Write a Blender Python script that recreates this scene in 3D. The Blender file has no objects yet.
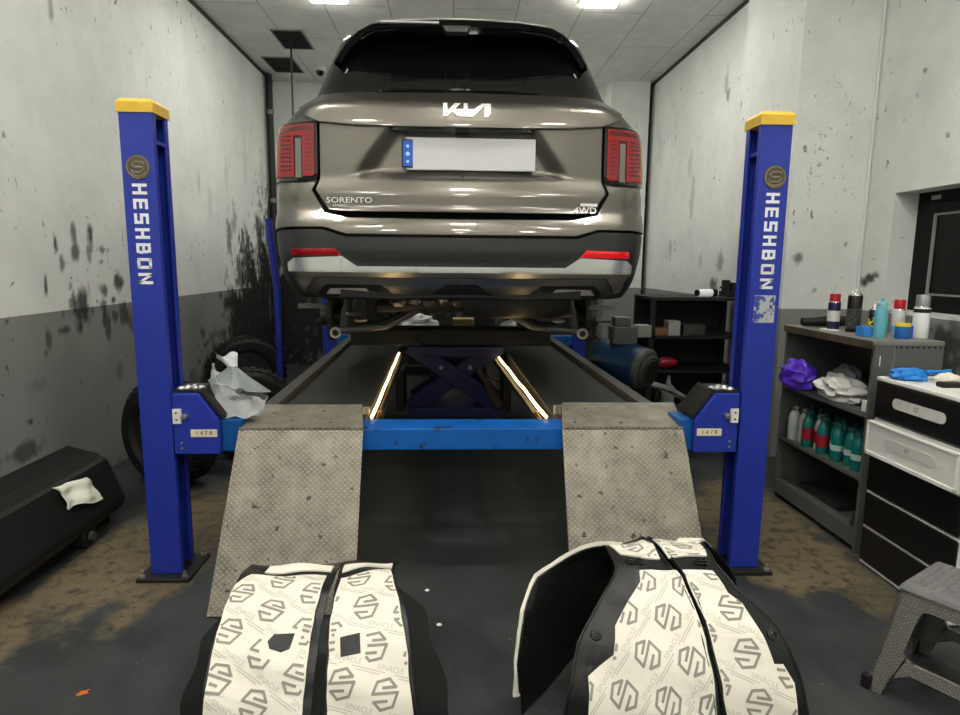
import bpy, bmesh, math, random
import numpy as np
from mathutils import Vector, Matrix, Euler
PI = math.pi
S = bpy.context.scene
C = S.collection
random.seed(7)
rng = np.random.default_rng(5)

# ------------------------------------------------------------------ camera, world, exposure, ceiling panel strength
def make_camera():
    p, yw, r, f = 0.1496, 0.0442, 0.0096, 628.0
    F = Vector((math.sin(yw)*math.cos(p), math.cos(yw)*math.cos(p), -math.sin(p)))
    rt = Vector((math.cos(yw), -math.sin(yw), 0)); up = rt.cross(F)
    r2 = math.cos(r)*rt+math.sin(r)*up; u2 = -math.sin(r)*rt+math.cos(r)*up
    m = Matrix((( r2.x, u2.x, -F.x, 0), (r2.y, u2.y, -F.y, 0), (r2.z, u2.z, -F.z, 1.45), (0, 0, 0, 1)))
    cd = bpy.data.cameras.new('camera'); cd.sensor_width = 36.0; cd.lens = 36.0*f/960.0
    cd.clip_start = .05; cd.clip_end = 100
    co = bpy.data.objects.new('camera', cd); C.objects.link(co); co.matrix_world = m
    S.camera = co
make_camera()
w = bpy.data.worlds.new('world'); S.world = w; w.use_nodes = True
w.node_tree.nodes['Background'].inputs[0].default_value = (.6, .7, .85, 1)
w.node_tree.nodes['Background'].inputs[1].default_value = .02
S.view_settings.view_transform = 'Standard'; S.view_settings.look = 'None'
S.view_settings.gamma = 1; S.view_settings.use_curve_mapping = False
S.view_settings.exposure = 0.0
PANEL = 78.0            # radiance of the ceiling LED panels
PANEL_COL = (1.0, .955, .87)
PANELS = [(1.31, 5.92), (-1.12, 5.98), (1.45, 2.5), (-1.4, 2.5), (.1, 1.3), (1.5, .3), (-1.4, .3), (.1, -1.0), (1.6, -1.9), (-1.5, -1.9), (.1, -3.2), (.3, 8.25)]  # last panel is added fill for the back, hidden by the car roof

# ------------------------------------------------------------------ materials
def srgb(c):
    return tuple(((v/255.0+.055)/1.055)**2.4 if v/255.0 > .04045 else v/255.0/12.92 for v in c)+(1,)
MATS = {}
def mat(name, rgb, rough=.5, metal=0, coat=0, var=0, vscale=8, bump=0, bscale=60, emit=None, estr=0, trans=0, ior=1.45, alpha=1, spec=.5, spots=None):
    if name in MATS: return MATS[name]
    m = bpy.data.materials.new(name); m.use_nodes = True; MATS[name] = m
    nt = m.node_tree; b = nt.nodes['Principled BSDF']; N = nt.nodes.new; L = nt.links.new
    col = srgb(rgb)
    b.inputs['Base Color'].default_value = col; b.inputs['Roughness'].default_value = rough
    b.inputs['Metallic'].default_value = metal; b.inputs['Coat Weight'].default_value = coat
    b.inputs['Coat Roughness'].default_value = .04
    b.inputs['Transmission Weight'].default_value = trans; b.inputs['IOR'].default_value = ior
    b.inputs['Alpha'].default_value = alpha; b.inputs['Specular IOR Level'].default_value = spec
    if emit:
        b.inputs['Emission Color'].default_value = emit+(1,); b.inputs['Emission Strength'].default_value = estr
    if var or bump or spots:
        tc = N('ShaderNodeTexCoord')
    src = None
    if var:
        n = N('ShaderNodeTexNoise'); n.inputs['Scale'].default_value = vscale; n.inputs['Detail'].default_value = 6; n.inputs['Roughness'].default_value = .65
        L(tc.outputs['Object'], n.inputs['Vector'])
        mr = N('ShaderNodeMapRange'); mr.inputs[1].default_value = .3; mr.inputs[2].default_value = .7
        mr.inputs[3].default_value = 1-var; mr.inputs[4].default_value = 1+var*.6
        L(n.outputs['Fac'], mr.inputs[0])
        hv = N('ShaderNodeHueSaturation'); hv.inputs['Color'].default_value = col
        L(mr.outputs[0], hv.inputs['Value']); src = hv.outputs['Color']
    if spots:
        scol, scale, thr = spots
        n = N('ShaderNodeTexNoise'); n.inputs['Scale'].default_value = scale; n.inputs['Detail'].default_value = 3
        L(tc.outputs['Object'], n.inputs['Vector'])
        mr = N('ShaderNodeMapRange'); mr.inputs[1].default_value = thr; mr.inputs[2].default_value = thr+.05
        L(n.outputs['Fac'], mr.inputs[0])
        mx = N('ShaderNodeMix'); mx.data_type = 'RGBA'
        if src: L(src, mx.inputs[6])
        else: mx.inputs[6].default_value = col
        mx.inputs[7].default_value = srgb(scol); L(mr.outputs[0], mx.inputs[0]); src = mx.outputs[2]
    if src: L(src, b.inputs['Base Color'])
    if bump:
        n = N('ShaderNodeTexNoise'); n.inputs['Scale'].default_value = bscale; n.inputs['Detail'].default_value = 4
        L(tc.outputs['Object'], n.inputs['Vector'])
        bp = N('ShaderNodeBump'); bp.inputs['Strength'].default_value = bump; bp.inputs['Distance'].default_value = .01
        L(n.outputs['Fac'], bp.inputs['Height']); L(bp.outputs[0], b.inputs['Normal'])
    return m

def wall_mat():
    """dirty white paint over a grey dado, with soot marks held in the 'dirt' attribute"""
    if 'wall' in MATS: return MATS['wall']
    m = bpy.data.materials.new('wall_paint'); m.use_nodes = True; MATS['wall'] = m
    nt = m.node_tree; b = nt.nodes['Principled BSDF']; N = nt.nodes.new; L = nt.links.new
    geo = N('ShaderNodeNewGeometry'); sp = N('ShaderNodeSeparateXYZ'); L(geo.outputs['Position'], sp.inputs[0])
    gt = N('ShaderNodeMath'); gt.operation = 'GREATER_THAN'; gt.inputs[1].default_value = 1.135; L(sp.outputs['Z'], gt.inputs[0])
    mx = N('ShaderNodeMix'); mx.data_type = 'RGBA'; mx.inputs[6].default_value = srgb((136, 138, 136)); mx.inputs[7].default_value = srgb((232, 236, 232))
    L(gt.outputs[0], mx.inputs[0])
    n = N('ShaderNodeTexNoise'); n.inputs['Scale'].default_value = 2.2; n.inputs['Detail'].default_value = 8; n.inputs['Roughness'].default_value = .7
    L(geo.outputs['Position'], n.inputs['Vector'])
    mr = N('ShaderNodeMapRange'); mr.inputs[1].default_value = .3; mr.inputs[2].default_value = .7; mr.inputs[3].default_value = .86; mr.inputs[4].default_value = 1.04
    L(n.outputs['Fac'], mr.inputs[0])
    hv = N('ShaderNodeHueSaturation'); L(mx.outputs[2], hv.inputs['Color']); L(mr.outputs[0], hv.inputs['Value'])
    # small scuffs
    mp = N('ShaderNodeMapping'); mp.inputs['Scale'].default_value = (1, 1, .6); L(geo.outputs['Position'], mp.inputs[0])
    n2 = N('ShaderNodeTexNoise'); n2.inputs['Scale'].default_value = 26; n2.inputs['Detail'].default_value = 3; n2.inputs['Distortion'].default_value = .8
    L(mp.outputs[0], n2.inputs['Vector'])
    n3 = N('ShaderNodeTexNoise'); n3.inputs['Scale'].default_value = 1.4; L(geo.outputs['Position'], n3.inputs['Vector'])
    ad = N('ShaderNodeMath'); ad.operation = 'MULTIPLY_ADD'; ad.inputs[1].default_value = .22; L(n3.outputs['Fac'], ad.inputs[0]); L(n2.outputs['Fac'], ad.inputs[2])
    mr2 = N('ShaderNodeMapRange'); mr2.inputs[1].default_value = .795; mr2.inputs[2].default_value = .86; mr2.inputs[4].default_value = .75
    L(ad.outputs[0], mr2.inputs[0])
    at = N('ShaderNodeAttribute'); at.attribute_name = 'dirt_shade'
    mxx = N('ShaderNodeMath'); mxx.operation = 'MAXIMUM'; L(mr2.outputs[0], mxx.inputs[0]); L(at.outputs['Fac'], mxx.inputs[1])
    m2 = N('ShaderNodeMix'); m2.data_type = 'RGBA'; L(hv.outputs['Color'], m2.inputs[6]); m2.inputs[7].default_value = srgb((20, 20, 20)); L(mxx.outputs[0], m2.inputs[0])
    L(m2.outputs[2], b.inputs['Base Color']); b.inputs['Roughness'].default_value = .6
    bp = N('ShaderNodeBump'); bp.inputs['Strength'].default_value = .15; bp.inputs['Distance'].default_value = .01
    L(n.outputs['Fac'], bp.inputs['Height']); L(bp.outputs[0], b.inputs['Normal'])
    return m

def floor_mat():
    m = bpy.data.materials.new('floor_paint'); m.use_nodes = True
    nt = m.node_tree; b = nt.nodes['Principled BSDF']; N = nt.nodes.new; L = nt.links.new
    geo = N('ShaderNodeNewGeometry')
    n = N('ShaderNodeTexNoise'); n.inputs['Scale'].default_value = 2.5; n.inputs['Detail'].default_value = 9; n.inputs['Roughness'].default_value = .68
    L(geo.outputs['Position'], n.inputs['Vector'])
    cr = N('ShaderNodeValToRGB'); L(n.outputs['Fac'], cr.inputs[0])
    cr.color_ramp.elements[0].position = .32; cr.color_ramp.elements[0].color = srgb((31, 34, 36))
    cr.color_ramp.elements[1].position = .72; cr.color_ramp.elements[1].color = srgb((60, 64, 64))
    at = N('ShaderNodeAttribute'); at.attribute_name = 'dirt_shade'
    n2 = N('ShaderNodeTexNoise'); n2.inputs['Scale'].default_value = 16; n2.inputs['Detail'].default_value = 7; n2.inputs['Roughness'].default_value = .7
    L(geo.outputs['Position'], n2.inputs['Vector'])
    c2 = N('ShaderNodeValToRGB'); L(n2.outputs['Fac'], c2.inputs[0])
    c2.color_ramp.elements[0].position = .34; c2.color_ramp.elements[0].color = srgb((44, 39, 30))
    c2.color_ramp.elements[1].position = .5; c2.color_ramp.elements[1].color = srgb((104, 93, 70))
    sm = N('ShaderNodeMath'); sm.operation = 'MULTIPLY_ADD'; sm.inputs[1].default_value = .5; sm.inputs[2].default_value = -.25; L(n2.outputs['Fac'], sm.inputs[0])
    ad = N('ShaderNodeMath'); ad.operation = 'ADD'; L(sm.outputs[0], ad.inputs[0]); L(at.outputs['Fac'], ad.inputs[1])
    mr = N('ShaderNodeMapRange'); mr.inputs[1].default_value = .35; mr.inputs[2].default_value = .6; L(ad.outputs[0], mr.inputs[0])
    mx = N('ShaderNodeMix'); mx.data_type = 'RGBA'; L(mr.outputs[0], mx.inputs[0]); L(cr.outputs[0], mx.inputs[6]); L(c2.outputs[0], mx.inputs[7])
    # pale chips
    n4 = N('ShaderNodeTexNoise'); n4.inputs['Scale'].default_value = 38; n4.inputs['Detail'].default_value = 1; L(geo.outputs['Position'], n4.inputs['Vector'])
    m4 = N('ShaderNodeMapRange'); m4.inputs[1].default_value = .775; m4.inputs[2].default_value = .81; m4.inputs[4].default_value = .6; L(n4.outputs['Fac'], m4.inputs[0])
    m5 = N('ShaderNodeMix'); m5.data_type = 'RGBA'; L(m4.outputs[0], m5.inputs[0]); L(mx.outputs[2], m5.inputs[6]); m5.inputs[7].default_value = srgb((150, 150, 140))
    L(m5.outputs[2], b.inputs['Base Color'])
    rr = N('ShaderNodeMapRange'); rr.inputs[3].default_value = .42; rr.inputs[4].default_value = .75; L(n.outputs['Fac'], rr.inputs[0]); L(rr.outputs[0], b.inputs['Roughness'])
    bp = N('ShaderNodeBump'); bp.inputs['Strength'].default_value = .2; bp.inputs['Distance'].default_value = .01
    L(n2.outputs['Fac'], bp.inputs['Height']); L(bp.outputs[0], b.inputs['Normal'])
    return m

def ceiling_mat():
    m = bpy.data.materials.new('ceiling_board'); m.use_nodes = True
    nt = m.node_tree; b = nt.nodes['Principled BSDF']; N = nt.nodes.new; L = nt.links.new
    geo = N('ShaderNodeNewGeometry'); mp = N('ShaderNodeMapping'); L(geo.outputs['Position'], mp.inputs[0]); mp.inputs['Rotation'].default_value = (0, 0, PI/2)
    br = N('ShaderNodeTexBrick'); L(mp.outputs[0], br.inputs['Vector'])
    br.inputs['Color1'].default_value = srgb((226, 227, 224)); br.inputs['Color2'].default_value = srgb((220, 221, 218)); br.inputs['Mortar'].default_value = srgb((186, 186, 182))
    br.inputs['Scale'].default_value = 1; br.inputs['Brick Width'].default_value = 1.8; br.inputs['Row Height'].default_value = .6; br.inputs['Mortar Size'].default_value = .008
    n = N('ShaderNodeTexNoise'); n.inputs['Scale'].default_value = 7; n.inputs['Detail'].default_value = 7; L(geo.outputs['Position'], n.inputs['Vector'])
    mr = N('ShaderNodeMapRange'); mr.inputs[1].default_value = .3; mr.inputs[2].default_value = .7; mr.inputs[3].default_value = .9; mr.inputs[4].default_value = 1.05; L(n.outputs['Fac'], mr.inputs[0])
    hv = N('ShaderNodeHueSaturation'); L(br.outputs['Color'], hv.inputs['Color']); L(mr.outputs[0], hv.inputs['Value'])
    L(hv.outputs['Color'], b.inputs['Base Color']); b.inputs['Roughness'].default_value = .8
    return m

def diamond_mat():
    """worn galvanised chequer plate: short raised bars in alternating directions"""
    m = bpy.data.materials.new('chequer_plate'); m.use_nodes = True
    nt = m.node_tree; b = nt.nodes['Principled BSDF']; N = nt.nodes.new; L = nt.links.new
    uv = N('ShaderNodeUVMap'); sp = N('ShaderNodeSeparateXYZ'); L(uv.outputs[0], sp.inputs[0])
    def mth(op, a, b_=None, c=None):
        k = N('ShaderNodeMath'); k.operation = op
        for i, v in enumerate((a, b_, c)):
            if v is None: continue
            if isinstance(v, (int, float)): k.inputs[i].default_value = v
            else: L(v, k.inputs[i])
        return k.outputs[0]
    P_ = .018
    u = mth('MULTIPLY', mth('ADD', sp.outputs[0], sp.outputs[1]), .7071/P_); v = mth('MULTIPLY', mth('SUBTRACT', sp.outputs[0], sp.outputs[1]), .7071/P_)
    fu = mth('SUBTRACT', mth('FRACT', u), .5); fv = mth('SUBTRACT', mth('FRACT', v), .5)
    par = mth('MODULO', mth('ADD', mth('ABSOLUTE', mth('FLOOR', u)), mth('ABSOLUTE', mth('FLOOR', v))), 2)
    par = mth('GREATER_THAN', par, .5)
    def bar(a, c): # elongated in a
        d = mth('ADD', mth('POWER', mth('MULTIPLY', a, 2.1), 2), mth('POWER', mth('MULTIPLY', c, 6.2), 2))
        k = N('ShaderNodeMapRange'); k.inputs[1].default_value = 1.0; k.inputs[2].default_value = .35; L(d, k.inputs[0]); return k.outputs[0]
    h1, h2 = bar(fu, fv), bar(fv, fu)
    mx = N('ShaderNodeMix'); L(par, mx.inputs[0]); L(h1, mx.inputs[2]); L(h2, mx.inputs[3])
    h = mx.outputs[0]
    n = N('ShaderNodeTexNoise'); n.inputs['Scale'].default_value = 9; n.inputs['Detail'].default_value = 8; n.inputs['Roughness'].default_value = .7; L(uv.outputs[0], n.inputs['Vector'])
    cr = N('ShaderNodeValToRGB'); L(n.outputs['Fac'], cr.inputs[0])
    cr.color_ramp.elements[0].position = .3; cr.color_ramp.elements[0].color = srgb((96, 92, 82))
    cr.color_ramp.elements[1].position = .68; cr.color_ramp.elements[1].color = srgb((160, 154, 140))
    c2 = N('ShaderNodeMix'); c2.data_type = 'RGBA'; L(h, c2.inputs[0]); L(cr.outputs[0], c2.inputs[6]); c2.inputs[7].default_value = srgb((196, 190, 172))
    hm = mth('MULTIPLY', h, .62); L(hm, c2.inputs[0])
    n5 = N('ShaderNodeTexNoise'); n5.inputs['Scale'].default_value = 22; n5.inputs['Detail'].default_value = 2; L(uv.outputs[0], n5.inputs['Vector'])
    s5 = N('ShaderNodeMapRange'); s5.inputs[1].default_value = .66; s5.inputs[2].default_value = .71; s5.inputs[4].default_value = .85; L(n5.outputs['Fac'], s5.inputs[0])
    c3 = N('ShaderNodeMix'); c3.data_type = 'RGBA'; L(s5.outputs[0], c3.inputs[0]); L(c2.outputs[2], c3.inputs[6]); c3.inputs[7].default_value = srgb((40, 38, 34))
    L(c3.outputs[2], b.inputs['Base Color']); b.inputs['Metallic'].default_value = .35; b.inputs['Roughness'].default_value = .45
    bp = N('ShaderNodeBump'); bp.inputs['Strength'].default_value = .8; bp.inputs['Distance'].default_value = .003
    L(h, bp.inputs['Height']); L(bp.outputs[0], b.inputs['Normal'])
    return m

def woven_mat():
    m = bpy.data.materials.new('woven_plastic'); m.use_nodes = True
    nt = m.node_tree; b = nt.nodes['Principled BSDF']; N = nt.nodes.new; L = nt.links.new
    tc = N('ShaderNodeTexCoord'); ck = N('ShaderNodeTexBrick'); mp = N('ShaderNodeMapping'); mp.inputs['Rotation'].default_value = (PI/2, 0, 0)
    sp = N('ShaderNodeSeparateXYZ'); L(tc.outputs['Object'], sp.inputs[0]); cb = N('ShaderNodeCombineXYZ')
    a = N('ShaderNodeMath'); a.operation = 'ADD'; L(sp.outputs[0], a.inputs[0]); L(sp.outputs[1], a.inputs[1]); L(a.outputs[0], cb.inputs[0]); L(sp.outputs[2], cb.inputs[1])
    L(cb.outputs[0], ck.inputs['Vector']); ck.inputs['Scale'].default_value = 1; ck.inputs['Brick Width'].default_value = .016; ck.inputs['Row Height'].default_value = .007; ck.inputs['Mortar Size'].default_value = .0012
    ck.inputs['Color1'].default_value = srgb((128, 126, 120)); ck.inputs['Color2'].default_value = srgb((112, 110, 105)); ck.inputs['Mortar'].default_value = srgb((66, 65, 62))
    L(ck.outputs['Color'], b.inputs['Base Color']); b.inputs['Roughness'].default_value = .5
    bp = N('ShaderNodeBump'); bp.inputs['Strength'].default_value = .5; bp.inputs['Distance'].default_value = .002; bp.invert = True
    L(ck.outputs['Fac'], bp.inputs['Height']); L(bp.outputs[0], b.inputs['Normal'])
    return m

# ------------------------------------------------------------------ things, parts, mesh builders
ORG = {}
def thing(name, label, cat, loc=(0, 0, 0), group=None, rotz=0):
    o = bpy.data.objects.new(name, None); C.objects.link(o); o.empty_display_size = .1
    o.location = loc; o.rotation_euler = (0, 0, rotz); ORG[o.name] = Vector(loc)
    o['label'] = label; o['category'] = cat
    if group: o['group'] = group
    return o
def tag(o, label, cat, group=None):
    o['label'] = label; o['category'] = cat
    if group: o['group'] = group
    return o
def copy_tree(o, parent=None):
    c = o.copy(); C.objects.link(c)
    if parent: c.parent = parent
    for ch in list(o.children): copy_tree(ch, c)
    return c

class MB:
    def __init__(s): s.v = []; s.f = []; s.m = []; s.uv = {}
    def add(s, vs, fs, mi=0):
        k = len(s.v); s.v += [tuple(p) for p in vs]; s.f += [tuple(i+k for i in f) for f in fs]; s.m += [mi]*len(fs); return s
    def hexa(s, p, mi=0):   # 8 points: bottom loop, top loop
        return s.add(p, [(3, 2, 1, 0), (4, 5, 6, 7), (0, 1, 5, 4), (1, 2, 6, 5), (2, 3, 7, 6), (3, 0, 4, 7)], mi)
    def box(s, x0, x1, y0, y1, z0, z1, mi=0, M=None):
        p = [Vector(q) for q in ((x0, y0, z0), (x1, y0, z0), (x1, y1, z0), (x0, y1, z0), (x0, y0, z1), (x1, y0, z1), (x1, y1, z1), (x0, y1, z1))]
        if M: p = [M @ q for q in p]
        return s.hexa(p, mi)
    def prism(s, poly, axis, a, b, mi=0, M=None):
        """poly of 2D points extruded along axis from a to b; x:(y,z) y:(x,z) z:(x,y)"""
        def pt(q, t): return {'x': (t, q[0], q[1]), 'y': (q[0], t, q[1]), 'z': (q[0], q[1], t)}[axis]
        n = len(poly); vs = [pt(q, a) for q in poly]+[pt(q, b) for q in poly]
        if M: vs = [M @ Vector(q) for q in vs]
        return s.add(vs, [tuple(range(n-1, -1, -1)), tuple(range(n, 2*n))]+[(i, (i+1) % n, n+(i+1) % n, n+i) for i in range(n)], mi)
    def cyl(s, p0, p1, r0, r1=None, n=20, mi=0, cap=True):
        p0 = Vector(p0); p1 = Vector(p1); r1 = r0 if r1 is None else r1
        d = (p1-p0).normalized(); a = d.orthogonal().normalized(); b = d.cross(a)
        vs = [p+(a*math.cos(2*PI*i/n)+b*math.sin(2*PI*i/n))*r for p, r in ((p0, r0), (p1, r1)) for i in range(n)]
        fs = [(i, (i+1) % n, n+(i+1) % n, n+i) for i in range(n)]
        if cap: fs += [tuple(range(n-1, -1, -1)), tuple(range(n, 2*n))]
        return s.add(vs, fs, mi)
    def lathe(s, prof, p, axis=(0, 0, 1), n=24, mi=0):
        """prof of (radius, height) turned about the axis through p"""
        p = Vector(p); d = Vector(axis).normalized(); a = d.orthogonal().normalized(); b = d.cross(a); k = len(prof)
        vs = [p+d*h+(a*math.cos(2*PI*i/n)+b*math.sin(2*PI*i/n))*max(r, 1e-5) for r, h in prof for i in range(n)]
        fs = [(j*n+i, j*n+(i+1) % n, (j+1)*n+(i+1) % n, (j+1)*n+i) for j in range(k-1) for i in range(n)]
        if prof[0][0] > 1e-4 and prof[0] != prof[-1]: fs.append(tuple(range(n-1, -1, -1)))
        if prof[-1][0] > 1e-4 and prof[0] != prof[-1]: fs.append(tuple(range((k-1)*n, k*n)))
        return s.add(vs, fs, mi)
    def tube(s, pts, r, n=8, mi=0, rs=None):
        pts = [Vector(p) for p in pts]; vs = []; fs = []
        up = None
        for i, p in enumerate(pts):
            d = (pts[min(i+1, len(pts)-1)]-pts[max(i-1, 0)]).normalized()
            if up is None: up = d.orthogonal().normalized()
            a = (up-d*up.dot(d)).normalized(); up = a; b = d.cross(a); rr = rs[i] if rs else r
            vs += [p+(a*math.cos(2*PI*k/n)+b*math.sin(2*PI*k/n))*rr for k in range(n)]
        for i in range(len(pts)-1):
            fs += [(i*n+k, i*n+(k+1) % n, (i+1)*n+(k+1) % n, (i+1)*n+k) for k in range(n)]
        fs += [tuple(range(n-1, -1, -1)), tuple(range((len(pts)-1)*n, len(pts)*n))]
        return s.add(vs, fs, mi)
    def grid(s, fn, nu, nv, mi=0, wrap=False):
        vs = [fn(i/(nu-1) if not wrap else i/nu, j/(nv-1)) for j in range(nv) for i in range(nu)]
        fs = [(j*nu+i, j*nu+(i+1) % nu, (j+1)*nu+(i+1) % nu, (j+1)*nu+i) for j in range(nv-1) for i in range(nu if wrap else nu-1)]
        return s.add(vs, fs, mi)
    def blob(s, c, r, amp=.15, fr=3, n=28, seed=0, mi=0, flat=None, squash=1.0):
        """lumpy closed body, for bags, cloth and gloves"""
        rr = random.Random(seed); ph = [(rr.uniform(-1, 1)*fr, rr.uniform(-1, 1)*fr, rr.uniform(-1, 1)*fr, rr.uniform(0, 6.3)) for _ in range(14)]
        def fn(u, v):
            t = v*PI; p = u*2*PI; d = Vector((math.sin(t)*math.cos(p), math.sin(t)*math.sin(p), math.cos(t)))
            k = 1+amp*sum(abs(math.sin(a*d.x*2+b_*d.y*2+c_*d.z*2+e))-.6 for a, b_, c_, e in ph)/3
            q = Vector((c[0]+d.x*r[0]*k, c[1]+d.y*r[1]*k, c[2]+d.z*r[2]*k))
            if flat is not None and q.z < flat: q.z = flat
            return q
        return s.grid(fn, n, n//2+1, mi, True)
    def patch(s, poly, fn, d0, d1, ss=.03, ts=.03, mi=0, cuts=None):
        """polygon in (s,t) cut to a grid and laid on a surface fn(s,t,d): outer skin at d1, inner at d0 - a panel with thickness"""
        bm = bmesh.new(); bm.faces.new([bm.verts.new((a, b, 0)) for a, b in poly])
        bm.normal_update(); bmesh.ops.triangulate(bm, faces=bm.faces[:])
        a0, a1 = min(p[0] for p in poly), max(p[0] for p in poly); b0, b1 = min(p[1] for p in poly), max(p[1] for p in poly)
        A = cuts if cuts else [a0+ss*i for i in range(1, int((a1-a0)/ss)+1)]
        B = [b0+ts*i for i in range(1, int((b1-b0)/ts)+1)]
        for x in A:
            if a0+1e-4 < x < a1-1e-4: bmesh.ops.bisect_plane(bm, geom=bm.verts[:]+bm.edges[:]+bm.faces[:], plane_co=(x, 0, 0), plane_no=(1, 0, 0))
        for y in B:
            if b0+1e-4 < y < b1-1e-4: bmesh.ops.bisect_plane(bm, geom=bm.verts[:]+bm.edges[:]+bm.faces[:], plane_co=(0, y, 0), plane_no=(0, 1, 0))
        bm.verts.ensure_lookup_table(); bm.verts.index_update()
        n = len(bm.verts); co = [(v.co.x, v.co.y) for v in bm.verts]
        d1f = d1 if callable(d1) else (lambda a, b: d1)
        top = [fn(a, b, d1f(a, b)) for a, b in co]; bot = [fn(a, b, d1f(a, b)-(d1(a, b)-d0(a, b) if callable(d1) else d1-d0)) for a, b in co]
        fs = []
        for f in bm.faces:
            ix = [v.index for v in f.verts]; fs.append(tuple(ix)); fs.append(tuple(n+i for i in reversed(ix)))
        for e in bm.edges:
            if len(e.link_faces) == 1:
                l = e.link_faces[0].loops
                for lp in l:
                    if lp.edge == e: i, j = lp.vert.index, lp.link_loop_next.vert.index; fs.append((j, i, n+i, n+j))
        bm.free(); return s.add(top+bot, fs, mi)
    def text(s, txt, size, M, mi=0, depth=.001, align='CENTER', sx=1.0):
        cu = bpy.data.curves.new('t', 'FONT'); cu.body = txt; cu.size = size; cu.extrude = depth; cu.align_x = align; cu.align_y = 'CENTER'; cu.resolution_u = 2
        ob = bpy.data.objects.new('t', cu); me = ob.to_mesh()
        vs = [M @ Vector((v.co.x*sx, v.co.y, v.co.z)) for v in me.vertices]; fs = [tuple(p.vertices) for p in me.polygons]
        s.add(vs, fs, mi); ob.to_mesh_clear(); bpy.data.objects.remove(ob); bpy.data.curves.remove(cu); return s
    def build(s, name, mats, parent=None, smooth=None, bevel=0, org=None, local=False, flip=False):
        me = bpy.data.meshes.new(name)
        o = org
        if o is None:
            o = Vector((0, 0, 0))
            if parent and not local:
                p = parent
                while p.parent: p = p.parent
                o = ORG[p.name]
        o = Vector(o)
        me.from_pydata([Vector(v)-o for v in s.v], [], s.f)
        mats = mats if isinstance(mats, (list, tuple)) else [mats]
        for m in mats: me.materials.append(m)
        me.polygons.foreach_set('material_index', s.m)
        bm = bmesh.new(); bm.from_mesh(me)
        bmesh.ops.recalc_face_normals(bm, faces=bm.faces[:]); bm.to_mesh(me); bm.free()
        ob = bpy.data.objects.new(name, me); C.objects.link(ob)
        if parent: ob.parent = parent
        elif org is not None or True: ob.location = o
        if smooth is not None:
            me.polygons.foreach_set('use_smooth', [True]*len(me.polygons)); me.set_sharp_from_angle(angle=math.radians(smooth))
        if bevel:
            b = ob.modifiers.new('bevel', 'BEVEL'); b.width = bevel; b.segments = 2; b.limit_method = 'ANGLE'; b.angle_limit = math.radians(40)
        me.update(); return ob
def part(name, mb, m, parent, **k): return mb.build(name, m, parent, **k)
def struct(name, mb, m, **k):
    o = mb.build(name, m, None, **k); o['kind'] = 'structure'; return o

def STROKES():
    """square wide capitals as quads in a unit cell (width, quads)"""
    t = .21
    def R(a, b, c, d): return [(a, b), (c, b), (c, d), (a, d)]
    return {
     'H': (.74, [R(0, 0, t, 1), R(.74-t, 0, .74, 1), R(t, .4, .74-t, .6)]),
     'E': (.70, [R(0, 0, t, 1), R(t, 0, .7, .2), R(t, .8, .7, 1), R(t, .4, .66, .6)]),
     'S': (.72, [R(0, 0, .72, .2), R(0, .8, .72, 1), R(0, .4, .72, .6), R(0, .6, t, .8), R(.72-t, .2, .72, .4)]),
     'B': (.74, [R(0, 0, t, 1), R(t, 0, .68, .2), R(t, .8, .66, 1), R(t, .4, .7, .6), R(.74-t, .2, .74, .42), R(.70-t, .58, .70, .8)]),
     'O': (.76, [R(0, .05, t, .95), R(.76-t, .05, .76, .95), R(.05, 0, .71, .2), R(.05, .8, .71, 1)]),
     'N': (.78, [R(0, 0, t, 1), R(.78-t, 0, .78, 1), [(0, 1), (t*.9, 1), (.78, 0), (.78-t*.9, 0)]]),
    }

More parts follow.
